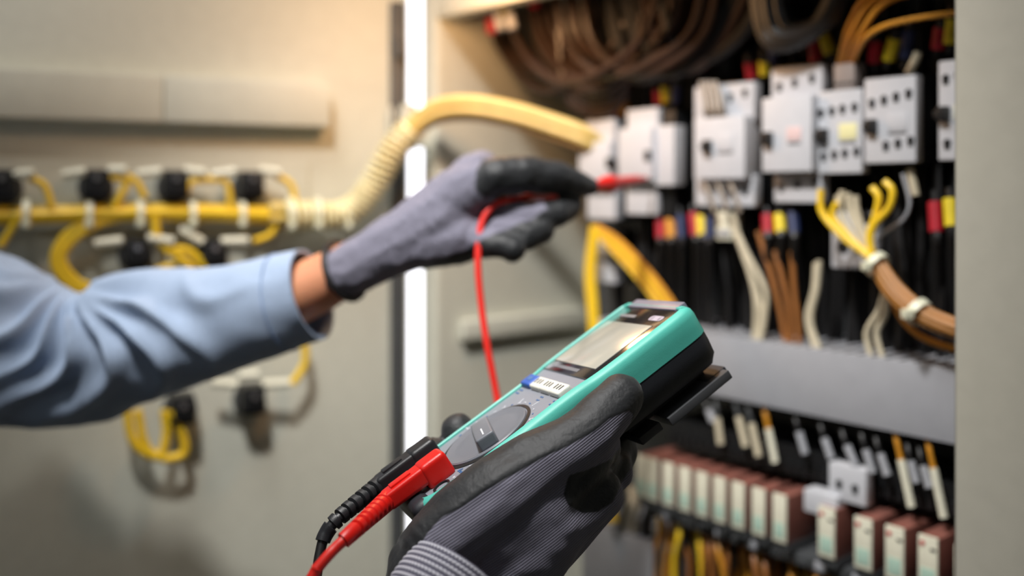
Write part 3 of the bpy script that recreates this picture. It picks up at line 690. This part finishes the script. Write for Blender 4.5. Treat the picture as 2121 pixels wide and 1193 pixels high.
# blurred print above and below the display
bm = new(); rr = random.Random(4)
x = -.025
while x < -.004: wd = rr.uniform(.0012, .0022); box(bm, x, x+wd, .0795, .0822, .0010, .0013); x += wd+.0005
obj('maker_print', bm, mat('grey_print', (120, 122, 128), .5), bz)
bm = new(); cyl(bm, (.0175, .0808, .0011), (0, 0, 1), .0024, .0006, 20); cyl(bm, (.0285, .0808, .0011), (0, 0, 1), .0024, .0006, 20); box(bm, .0175, .0285, .0784, .0832, .0008, .0014); obj('oval_badge', bm, mat('badge_lilac', (168, 165, 185), .4), bz)
bm = new(); x = -.022
while x < .012: wd = rr.uniform(.0014, .0026); box(bm, x, x+wd, .0245, .0272, .0010, .0013); x += wd+.0005
obj('model_print', bm, mat('grey_print', (120, 122, 128), .5), bz)
# four keys: one blue, three white
for i, (xx, m_, nm) in enumerate(((-.0250, bluebtn, 'blue key'), (-.0090, whitebtn, None), (.0065, whitebtn, None), (.0220, whitebtn, None))):
    bm = new(); box(bm, xx-.0074, xx+.0074, .0030, .0125, -.001, .0034, .0014, seg=3); b = obj('key', bm, m_, met)
    if nm: b['label'] = nm
    bm = new()
    if i == 0: box(bm, xx-.003, xx+.003, .0066, .0100, .0032, .00365, .0002)
    else:
        for sx in (-.0048, -.0008, .0030):
            if i != 2 or sx != -.0005: box(bm, xx+sx, xx+sx+.0013, .0062, .0102, .0032, .00365, .0001)
    obj('key_print', bm, dgrey if i else pblue, b)
# rotary dial
DX, DY, DR = .0035, -.0388, .0282
bm = new(); segs = 64
prof = [(DR+.0022, .0), (DR+.0018, .0006), (DR+.0004, .0006), (DR, -.0004)]
def lathe(bm, c, prof, segs=64, cap=True):
    rings = [[bm.verts.new((c[0]+r*math.cos(2*math.pi*k/segs), c[1]+r*math.sin(2*math.pi*k/segs), c[2]+z)) for k in range(segs)] for r, z in prof]
    for a, b in zip(rings, rings[1:]):
        for k in range(segs): bm.faces.new((a[k], a[(k+1) % segs], b[(k+1) % segs], b[k]))
    if cap: bm.faces.new(rings[-1]); bm.faces.new(rings[0][::-1])
lathe(bm, (DX, DY, 0), [(DR+.0016, -.001), (DR+.0016, .0004), (DR-.0004, .0007), (DR-.0006, -.0004)]); obj('dial_ring', bm, blackp, met)
bm = new(); lathe(bm, (DX, DY, 0), [(DR-.0010, -.0005), (DR-.0012, .0010), (DR-.0020, .0016), (DR-.0034, .0014), (DR-.0062, .0006), (DR-.0090, .0009), (.002, .0012)]); dl = obj('dial', bm, dialm, met)
Mk = Matrix.Translation(Vector((DX, DY, 0))) @ Matrix.Rotation(math.radians(-12), 4, 'Z')
bm = new(); vs_ = box(bm, -.0225, .0225, -.0056, .0056, .0002, .0080, .0014, seg=3)
for v in vs_:
    v.co.z = v.co.z*(.45+.55*min(1, (v.co.x+.0215)/.026)) if v.co.z > .001 else v.co.z
    v.co = Mk @ v.co
bm.normal_update(); obj('knob_bar', bm, dialm, dl)
bm = new(); box(bm, .008, .019, -.0005, .0005, .0076, .0080, M=Mk); obj('pointer_line', bm, pbright, dl)
# print round the dial: short light strokes, blue ones further out
rr = random.Random(9)
bm = new(); bm2 = new()
for k in range(26):
    a = math.radians(-50+k*11.6)
    if 205 < math.degrees(a) % 360 < 300: continue
    for j in range(rr.choice([1, 2, 3])):
        R_ = DR+.0036+j*.0017; p = Vector((DX+R_*math.cos(a), DY+R_*math.sin(a), 0))
        if abs(p.x) > .0345: continue
        M_ = Matrix.Translation(p) @ Matrix.Rotation(a+(0 if j else math.pi/2), 4, 'Z')
        s_ = rr.uniform(.0005, .0011); box(bm if (k % 3) else bm2, -s_, s_, -.0004, .0004, -.0002, .0003, M=M_)
for yy in (-.003, .0):
    for xx in (-.030, -.028, -.026, .006, .0085, .026, .029, .031): box(bm2, xx, xx+.0014, yy-.0004, yy+.0006, -.0002, .0003)
for xx in (.022, .0245, .027, .0295): box(bm2, xx, xx+.0016, -.0655, -.064, -.0002, .0003)
for xx in (.026, .0285, .031): box(bm, xx, xx+.0012, -.0700, -.0685, -.0002, .0003)
for xx in (-.024, -.0215, .0, .0022): box(bm, xx, xx+.0014, -.0885, -.087, -.0002, .0003)
tag(obj('dial_print', bm, pbright, met), kind='stuff'); tag(obj('range_print', bm2, pblue, met), kind='stuff')
# sockets
for xx in (-.0225, -.0075, .0115, .0275):
    bm = new(); lathe(bm, (xx, -.0775, 0), [(.0052, -.001), (.0052, .001), (.0042, .001), (.0038, -.0005), (.0015, -.0006)], 24); obj('socket', bm, blackp, met)
# tilt stand / hanger on the back
bm = new(); box(bm, -.026, .040, .0485, .0965, -.0500, -.0445, .0008); box(bm, -.026, .036, .0285, .0445, -.0495, -.0445, .0008); box(bm, -.022, .022, .03, .09, -.0455, -.041, .0006)
st = obj('tilt_stand', bm, mat('stand_grey', (72, 73, 76), .5), met)
bm = new(); box(bm, -.02, .02, .078, .090, -.046, -.036, .002); box(bm, -.03, .034, .083, .0985, -.0478, -.044, .001); obj('stand_hinge', bm, shell, st)

# ------------------------------------------------------------------ test leads
def plug(xc, y0, m, cable_px, name, label, cable_extra):
    t = thing(name, label, 'test lead', L(xc, y0, 0))
    bm = new()
    W = .0078
    box(bm, -W, W, -.0170, .0, -.0015, .0138, .0036, seg=5)
    for v in bm.verts:                                            # head slopes into the body
        v.co.x *= 1-.05*(v.co.z/.0135)
    vs = box(bm, -W*.93, W*.93, -.040, -.006, .0025, .0132, .0026, seg=4)
    for v in vs:
        k_ = min(1, max(0, (-v.co.y-.006)/.034)); v.co.x *= 1-.16*k_; v.co.z = .0078+(v.co.z-.0078)*(1-.10*k_)
    box(bm, -.0034, .0034, -.034, -.021, .0125, .0139, .0006)
    for v in bm.verts: v.co = L(xc+v.co.x, y0+v.co.y, v.co.z)
    wobj('plug_body', bm, redplug if m is redlead else blackplug, t)
    e = L(xc, y0-.039, .0078)
    # strain relief: stepped ribs with slots, then the cable
    pts = [e]+cable_px
    path, ts = catmull(pts, 40); acc = 0; ribs = []; cabl = []; start = True
    Lr = .047; bm = new(); seq = []; rad = []
    prev = path[0]
    for p in path:
        acc += (p-prev).length; prev = p
        if acc <= Lr: seq.append((p, acc))
        else: cabl.append(p)
    base = lambda s: .0051-.0014*s/Lr
    pp = []; rr_ = []
    for p, s in seq:
        ph = (s/.0052) % 1; ridge = 1 if (ph > .34 or s > Lr-.006 or s < .002) else .66
        pp.append(p); rr_.append(base(s)*ridge*1.12)
    tube(bm, pp, rr_, 14, smooth=False); wobj('strain_relief', bm, redplug if m is redlead else blackplug, t)
    bm = new(); tube(bm, [pp[-3]]+cabl[::6]+[cabl[-1]]+cable_extra, .0028, 10, 4); wobj('cable', bm, m, t)
    bm = new(); tube(bm, [L(xc, y0-.008, .0), L(xc, y0-.008, -.006)], .002, 10, smooth=False); wobj('plug_pin', bm, steel, t)
    return t
# far ends: the red cable passes out of the frame, under the hand and up to the probe
hp = P(1085, 411, .80)
red_up = [P(620, 1260, .47), P(560, 1500, .5), P(700, 1650, .55), P(950, 1500, .66), P(1060, 1150, .70), P(1050, 950, .72), P(1030, 825, .74), P(1010, 720, .75), P(998, 640, .76), P(990, 545, .77), P(997, 465, .78), P(1022, 425, .785), P(1052, 413, .79), hp]
rl = plug(.0135, -.0655, redlead, [P(735, 1098, .485), P(690, 1140, .475), P(655, 1180, .47)], 'test_lead', 'red test lead plugged into the meter, its cable and probe in the far hand', red_up)
bl = plug(-.0185, -.0625, blackc, [P(705, 1070, .53), P(674, 1108, .525), P(662, 1150, .52), P(656, 1193, .515)], 'test_lead', 'black test lead plugged into the meter left of the red one', [P(660, 1260, .5), P(720, 1400, .5), P(900, 1600, .5)])
# probe (held in the far hand)
tip = Cp(1341, 368, -.008); g1 = P(1200, 396, .865); dirp = (tip-hp)
pth = [hp, hp.lerp(tip, .25), hp.lerp(tip, .45), hp.lerp(tip, .56), hp.lerp(tip, .62), hp.lerp(tip, .66), hp.lerp(tip, .72), hp.lerp(tip, .90)]
for q, (sx, sy) in zip(range(len(pth)), ((0, 0),)*8): pass
bm = new(); tube(bm, pth, [.0036, .0055, .006, .006, .0085, .0085, .006, .0042], 14, 4); wobj('probe_handle', bm, redplug, rl)
bm = new(); tube(bm, [hp.lerp(tip, .89), hp.lerp(tip, .96), tip], [.0028, .0022, .0008], 8, 2); wobj('probe_tip', bm, redplug, rl)

# ------------------------------------------------------------------ the person
person = thing('person', 'person in light blue shirt and grey knit gloves, holding multimeter and red probe', 'person', P(-500, 700, .80))
from mathutils import noise as mn
def blob(chains, voxel, smooth_it=6):
    """chains of (point, radius): tapered capsules fused into one continuous skin"""
    bm = new()
    for ch in chains:
        for (p, r), (q, s) in zip(ch, ch[1:]):
            n = max(2, int((q-p).length/(min(r, s)*.35))+1)
            for i in range(n+1):
                t_ = i/n; bmesh.ops.create_icosphere(bm, subdivisions=2, radius=r+(s-r)*t_, matrix=Matrix.Translation(p.lerp(q, t_)))
    me = bpy.data.meshes.new('tmp'); bm.to_mesh(me); bm.free(); o = bpy.data.objects.new('tmp', me); COL.objects.link(o)
    r_ = o.modifiers.new('r', 'REMESH'); r_.mode = 'VOXEL'; r_.voxel_size = voxel
    s_ = o.modifiers.new('s', 'SMOOTH'); s_.factor = .5; s_.iterations = smooth_it
    dg = bpy.context.evaluated_depsgraph_get(); e = o.evaluated_get(dg); out = bpy.data.meshes.new_from_object(e)
    bpy.data.objects.remove(o); bpy.data.meshes.remove(me); return out
def coords(me):
    a = np.empty(len(me.vertices)*3); me.vertices.foreach_get('co', a); return a.reshape(-1, 3)
def normals(me):
    a = np.empty(len(me.vertices)*3); me.vertex_normals.foreach_get('vector', a); return a.reshape(-1, 3)
def setco(me, a): me.vertices.foreach_set('co', a.ravel()); me.update()
def proj(a): return np.stack([CX+F*a[:, 0]/a[:, 1], HY-F*(a[:, 2]-EYE)/a[:, 1]], 1)
def poly_sdf(p, poly):
    """signed distance (positive inside) of points to a polygon"""
    poly = np.array(poly, float); d = np.full(len(p), 1e9); inside = np.zeros(len(p), bool)
    for i in range(len(poly)):
        a, b = poly[i], poly[(i+1) % len(poly)]; e = b-a; w_ = p-a
        t_ = np.clip((w_@e)/(e@e), 0, 1); d = np.minimum(d, np.hypot(*(w_-t_[:, None]*e).T))
        c = ((a[1] > p[:, 1]) != (b[1] > p[:, 1])) & (p[:, 0] < (b[0]-a[0])*(p[:, 1]-a[1])/(b[1]-a[1]+1e-12)+a[0]); inside ^= c
    return np.where(inside, d, -d)
def fbm(a, s, seed=0.0):
    return np.array([mn.noise(Vector(v)*s+Vector((seed, seed, 0))) for v in a])
def finish(name, me, m, parent, attrs=None, axis=None):
    inv = parent.matrix_basis.inverted(); a = coords(me)
    if axis is not None:
        e1, e2 = [np.array(v) for v in axis]; g_ = np.stack([a@e1, a@e2, a[:, 0]*0], 1)
        at = me.attributes.new('grain', 'FLOAT_VECTOR', 'POINT'); at.data.foreach_set('vector', g_.ravel())
    for k_, v in (attrs or {}).items():
        at = me.attributes.new(k_, 'FLOAT', 'POINT'); at.data.foreach_set('value', v)
    me.transform(inv); me.materials.clear(); me.materials.append(m)
    for p in me.polygons: p.use_smooth = True
    me.name = name; o = bpy.data.objects.new(name, me); COL.objects.link(o); o.parent = parent; return o

# --- near glove, gripping the meter from its right side and below
def mx(px, py, x, rpx): p = MX(px, py, x); return (p, rpx*p.y/F)
def pw(px, py, d, rpx): return (P(px, py, d), rpx*d/F)
thumb = [mx(1287, 822, .0515, 47), mx(1262, 850, .053, 53), mx(1222, 893, .055, 60), mx(1178, 925, .055, 62), mx(1110, 966, .052, 74), mx(1040, 1021, .050, 85), mx(968, 1079, .046, 89), pw(912, 1132, .500, 84), pw(886, 1178, .505, 86), pw(866, 1235, .51, 80)]
palm = [pw(1260, 928, .580, 62), pw(1238, 970, .578, 66), pw(1198, 1014, .565, 74), pw(1146, 1064, .55, 92), pw(1085, 1124, .535, 108), pw(1025, 1170, .525, 112)]
bridge = [pw(1222, 930, .527, 56), pw(1165, 985, .522, 74), pw(1100, 1050, .515, 92), pw(1040, 1105, .512, 98), pw(990, 1145, .512, 90)]
bridge2 = [pw(1195, 985, .536, 74), pw(1125, 1075, .520, 100), pw(1075, 1140, .518, 110), pw(1020, 1190, .516, 110)]
web = [mx(1245, 880, .055, 42), pw(1225, 950, .55, 62)]
fing = [[(L(.022, .010, -.057), .0115), (L(.0, .020, -.0535), .0115), (L(-.028, .018, -.0495), .0105)],
        [(L(.030, -.008, -.058), .0125), (L(-.012, -.022, -.0515), .0105), (L(-.040, -.032, -.037), .0100), (L(-.0485, -.0390, -.016), .0118), (L(-.0492, -.0425, -.004), .0116)],
        [(L(.036, -.030, -.058), .0135), (L(-.010, -.045, -.050), .0100), (L(-.037, -.055, -.036), .0097), (L(-.0475, -.0620, -.015), .0108), (L(-.0480, -.0635, -.005), .0106)],
        [(L(.034, -.055, -.054), .0130), (L(-.005, -.068, -.047), .0092), (L(-.030, -.078, -.042), .0088)]]
back = [[(L(.047, -.010, -.050), .013), (L(.050, -.05, -.048), .018)], [(L(.030, -.006, -.060), .013), (L(.036, -.055, -.060), .018)]]
me = blob([thumb, palm, bridge, bridge2, web]+fing+back, .0013, 22)
a = coords(me); nr = normals(me); pj = proj(a)
knit = [(1302, 850), (1310, 858), (1300, 905), (1268, 950), (1215, 972), (1180, 985), (1166, 1022), (1176, 1046), (1208, 1063), (1240, 1060), (1268, 1040), (1288, 1000), (1310, 968), (1330, 960), (1350, 990), (1300, 1100), (1250, 1260), (1000, 1400), (800, 1400), (862, 1200),
        (872, 1130), (885, 1105), (915, 1072), (955, 1052), (1000, 1020), (1060, 985), (1125, 948), (1175, 925), (1232, 893), (1262, 868)]
sd = poly_sdf(pj, knit)/14.0
loc = (a-np.array(MT))@np.array(MR)
front = (nr*(np.array([0, 0, EYE])-a)).sum(1) > -.15*np.linalg.norm(a, axis=1)
dip = np.where(front, -sd, np.where(loc[:, 2] > -.055, 1.0, -1.0))
dip = np.where((loc[:, 0] < .025), 1.0, dip)
dip = np.clip(dip+.06*fbm(a, 300), -1, 1)*.3
# wrinkles of the rubber along the thumb and soft folds of the knit
e1 = (P(1250, 880, .52)-P(960, 1100, .49)).normalized(); e2 = Vector((0, -1, 0)).cross(e1).normalized()
u = a@np.array(e1); v = a@np.array(e2)
wr = fbm(np.stack([u*55, v*170, a[:, 1]*60], 1), 1.0)
wr2 = fbm(a, 45, 5)
wr3 = fbm(np.stack([u*260, v*60, a[:, 1]*90], 1), 1.0, 3)
heel = np.exp(-((pj[:, 0]-840)**2+(pj[:, 1]-1130)**2)/(60**2))
amp = np.where(dip > 0, .0009, .0005)
a2 = a+nr*(amp*wr+.0007*wr2+.0003*np.clip(dip*10, 0, 1)+heel*.0012*wr3)[:, None]
setco(me, a2)
glove = finish('work_glove', me, glovem, person, {'dip': dip}, (e1, e2))
glove['label'] = 'near glove gripping the meter'
# knit cuff: a ribbed tube with pale stitches on every rib
cN = Vector((-.495, -.565, -.66)).normalized(); cc = P(950, 1190, .486)
um = Vector((.8, 0, -.6)); um = (um-cN*um.dot(cN)).normalized(); vm = cN.cross(um)
bm = new(); segs, nr_, pitch, per = 300, 26, .0031, 6
sv = []; rings = []
for i in range(nr_*per+1):
    s = i/per*pitch-.002; ph = (i % per)/per; rib = .5-.5*math.cos(2*math.pi*ph)
    R0 = .0242+.0006*math.sin(i*.05)+(.0022*(1-math.exp(-max(s, 0)/.01)))
    ring = []
    for k_ in range(segs):
        th = 2*math.pi*k_/segs; R_ = R0+.0007*rib
        dot = .5+.5*math.sin(th*75+(i//per)*1.3)
        ring.append(bm.verts.new(cc+cN*s+(um*math.cos(th)*R_*1.05+vm*math.sin(th)*R_*.95)+cN*.0004*math.sin(th*75)*rib)); sv.append(max(0, rib-.35)/.65*(.45+.55*dot))
    rings.append(ring)
for a_, b_ in zip(rings, rings[1:]):
    for k_ in range(segs): bm.faces.new((a_[k_], a_[(k_+1) % segs], b_[(k_+1) % segs], b_[k_]))
me = bpy.data.meshes.new('knit_cuff'); bm.to_mesh(me); bm.free()
at = me.attributes.new('stitch', 'FLOAT', 'POINT'); at.data.foreach_set('value', sv)
me.transform(person.matrix_basis.inverted()); me.materials.append(cuffm)
for p in me.polygons: p.use_smooth = True
o = bpy.data.objects.new('knit_cuff', me); COL.objects.link(o); o.parent = glove
# near forearm and sleeve, outside the frame
bm = new(); tube(bm, [cc+cN*.02, cc+cN*.10, cc+cN*.20], [.024, .030, .038], 20, 4); wobj('forearm', bm, skin, person)
bm = new(); tube(bm, [cc+cN*.075, cc+cN*.11, cc+cN*.16, cc+cN*.24], [.039, .043, .050, .058], 28, 5); wobj('shirt_sleeve', bm, denim, person)

# --- far glove with the probe
def far(l): return [pw(*q) for q in l]
wrist = far([(722, 560, .80, 58), (760, 540, .80, 60), (808, 512, .80, 64), (860, 488, .805, 74), (915, 455, .81, 84), (955, 420, .81, 78)])
knuck = far([(960, 425, .81, 76), (985, 372, .82, 58), (1000, 352, .83, 42)])
palm2 = far([(880, 500, .80, 60), (950, 490, .80, 60), (1010, 460, .81, 52), (1060, 452, .825, 36)])
tb = far([(955, 405, .80, 60), (1020, 366, .785, 42), (1080, 362, .79, 41), (1140, 366, .80, 38), (1190, 376, .81, 30), (1222, 388, .82, 20)])
ix = far([(1020, 400, .84, 50), (1100, 425, .85, 36), (1150, 420, .855, 32), (1178, 416, .85, 30)])
md = far([(1000, 440, .82, 50), (1060, 448, .80, 38), (1115, 450, .795, 34), (1155, 442, .80, 30), (1182, 426, .815, 25)])
rg = far([(980, 470, .81, 48), (1040, 482, .79, 34), (1092, 488, .785, 31), (1122, 476, .79, 28)])
pk = far([(960, 490, .80, 46), (1020, 505, .78, 31), (1062, 514, .775, 28), (1060, 523, .78, 24)])
me = blob([wrist, knuck, palm2, tb, ix, md, rg, pk], .0017, 6)
a = coords(me); nr = normals(me); pj = proj(a)
black = [(985, 355), (1000, 330), (1045, 315), (1180, 315), (1300, 350), (1300, 420), (1250, 470), (1180, 520), (1100, 600), (860, 600), (740, 640), (860, 556), (900, 545), (985, 505), (1030, 480), (1085, 462), (1135, 432), (1120, 405), (1040, 412), (1003, 412), (985, 390)]
dip = np.clip(poly_sdf(pj, black)/30, -1, 1)
dip = np.where((nr[:, 1] > .35), 1.0, dip)+.1*fbm(a, 120)
a2 = a+nr*(.0012*fbm(a, 60, 2)+.0006*fbm(a, 160, 4))[:, None]; setco(me, a2)
e1 = (P(960, 420, .8)-P(720, 560, .8)).normalized(); e2 = Vector((0, -1, 0)).cross(e1)
g2 = finish('work_glove', me, glovem, person, {'dip': dip*.3}, (e1, e2)); g2['label'] = 'far glove holding the red probe'
# dark hem and the wrist skin
ax = (P(800, 515, .80)-P(716, 562, .82)).normalized()
ux = Vector((.5, 0, .87)); ux = (ux-ax*ux.dot(ax)).normalized(); vx = ax.cross(ux); c0 = P(714, 560, .803)
bm = new(); hem = [c0+(ux*math.cos(t_)*.0262+vx*math.sin(t_)*.0235) for t_ in [2*math.pi*i/28 for i in range(29)]]; tube(bm, hem, .0026, 8, 2); bmh = bm; wobj('glove_hem', bmh, blackc, g2)
bm = new(); tube(bm, [P(470, 660, .83), P(580, 620, .82), P(640, 598, .815), P(700, 568, .81), P(740, 548, .805)], [.032, .028, .0247, .0225, .022], 24, 6)
wobj('forearm', bm, skin, person)
# shirt sleeve from silhouette stations (top px, bottom px, depth), folds radiating from the elbow
st_ = [(-900, 560, -820, 1100, .70), (-600, 530, -560, 1000, .72), (-300, 515, -290, 930, .76), (-120, 512, -130, 900, .80), (0, 528, -10, 886, .83), (55, 545, 50, 886, .835), (110, 583, 100, 886, .84), (150, 603, 150, 885, .84), (188, 604, 200, 880, .84), (218, 572, 240, 868, .84), (270, 560, 290, 842, .835),
       (330, 556, 350, 820, .83), (400, 556, 420, 793, .825), (470, 548, 500, 764, .82), (550, 530, 590, 732, .815), (600, 521, 648, 709, .812), (621, 516, 672, 700, .81)]
def station(s):
    i = min(int(s), len(st_)-2); f_ = s-i
    def c4(k_):
        p = [st_[min(max(i+j, 0), len(st_)-1)][k_] for j in (-1, 0, 1, 2)]
        return .5*((2*p[1])+(p[2]-p[0])*f_+(2*p[0]-5*p[1]+4*p[2]-p[3])*f_**2+(3*p[1]-p[0]-3*p[2]+p[3])*f_**3)
    return P(c4(0), c4(1), c4(4)), P(c4(2), c4(3), c4(4))
def sleeve_ring(s, shrink=0):
    tp, bt = station(s); c = (tp+bt)/2; h_ = (tp-bt)/2; ro = h_.length-shrink; h_ = h_.normalized()*ro
    dep = Vector((.30, 1, .05)).normalized() if s > 9 else Vector((.30*max(0, s-6)/3, 1, 0)).normalized()
    return c, h_, dep*ro*.82
bm = new(); SG = 120; NR = 230; rings = []
for i in range(NR+1):
    s = (len(st_)-1)*i/NR; c, h_, dv = sleeve_ring(s); ring = []
    for k_ in range(SG):
        th = 2*math.pi*k_/SG; d_ = h_*math.cos(th)+dv*math.sin(th); p = c+d_
        q = (CX+F*p.x/p.y, HY-F*(p.z-EYE)/p.y)
        fade = min(1, max(0, (15.2-s)/4))*min(1, s/2)
        # folds: long ridges fanning from the elbow crease at about (150, 600)
        an = math.atan2(q[1]-585, q[0]-150); rd = math.hypot(q[0]-150, q[1]-585)
        wv = math.sin(an*6.2+3.2*mn.noise(p*11+Vector((1, 7, 2)))+1.1*math.sin(rd*.011))
        wv = (1-abs(wv))**1.5*2-1
        k2 = min(1, rd/40)*math.exp(-(rd/330)**2)
        big = mn.noise(Vector((p.x*14, p.y*9, p.z*14)))+.5*mn.noise(p*38+Vector((3, 1, 0)))
        side = abs(math.sin(th))
        disp = fade*(.0120*wv*k2*side+.006*big*(.35+.65*side))+(.0012*mn.noise(p*50))
        ring.append(bm.verts.new(p+d_.normalized()*disp))
    rings.append(ring)
for _ in range(5):                       # relax the fold crests around each ring and along the arm
    co = np.array([[v.co for v in rg_] for rg_ in rings])
    av = (np.roll(co, 1, 1)+np.roll(co, -1, 1))/2; av[1:-1] = (av[1:-1]+(co[2:]+co[:-2])/2)/2
    co[:-1] += .5*(av-co)[:-1]
    for rg_, cr_ in zip(rings, co):
        for v, c_ in zip(rg_, cr_): v.co = c_
# roll the cuff hem inwards
for sh in (.0006, .0022, .0030, .0030, .0032):
    s = len(st_)-1; back_ = {.0006: 0, .0022: 0, .0030: 1, .0032: 3}[sh]
    c, h_, dv = sleeve_ring(s-(.0 if back_ == 0 else .25*back_), sh)
    rings.append([bm.verts.new(c+h_*math.cos(2*math.pi*k_/SG)+dv*math.sin(2*math.pi*k_/SG)) for k_ in range(SG)])
for a_, b_ in zip(rings, rings[1:]):
    for k_ in range(SG): bm.faces.new((a_[k_], a_[(k_+1) % SG], b_[(k_+1) % SG], b_[k_]))
slv = wobj('shirt_sleeve', bm, denim, person); slv['label'] = 'far sleeve, rolled with deep elbow folds'
# stitched hem line of the cuff
for s_h in (14.3,):
    c, h_, dv = sleeve_ring(s_h, -.0006)
    bm = new(); tube(bm, [c+h_*math.cos(2*math.pi*k_/40)+dv*math.sin(2*math.pi*k_/40) for k_ in range(41)], .0005, 5, 2); wobj('hem_stitching', bm, mat('blue_thread', (120, 145, 185), .8), slv)
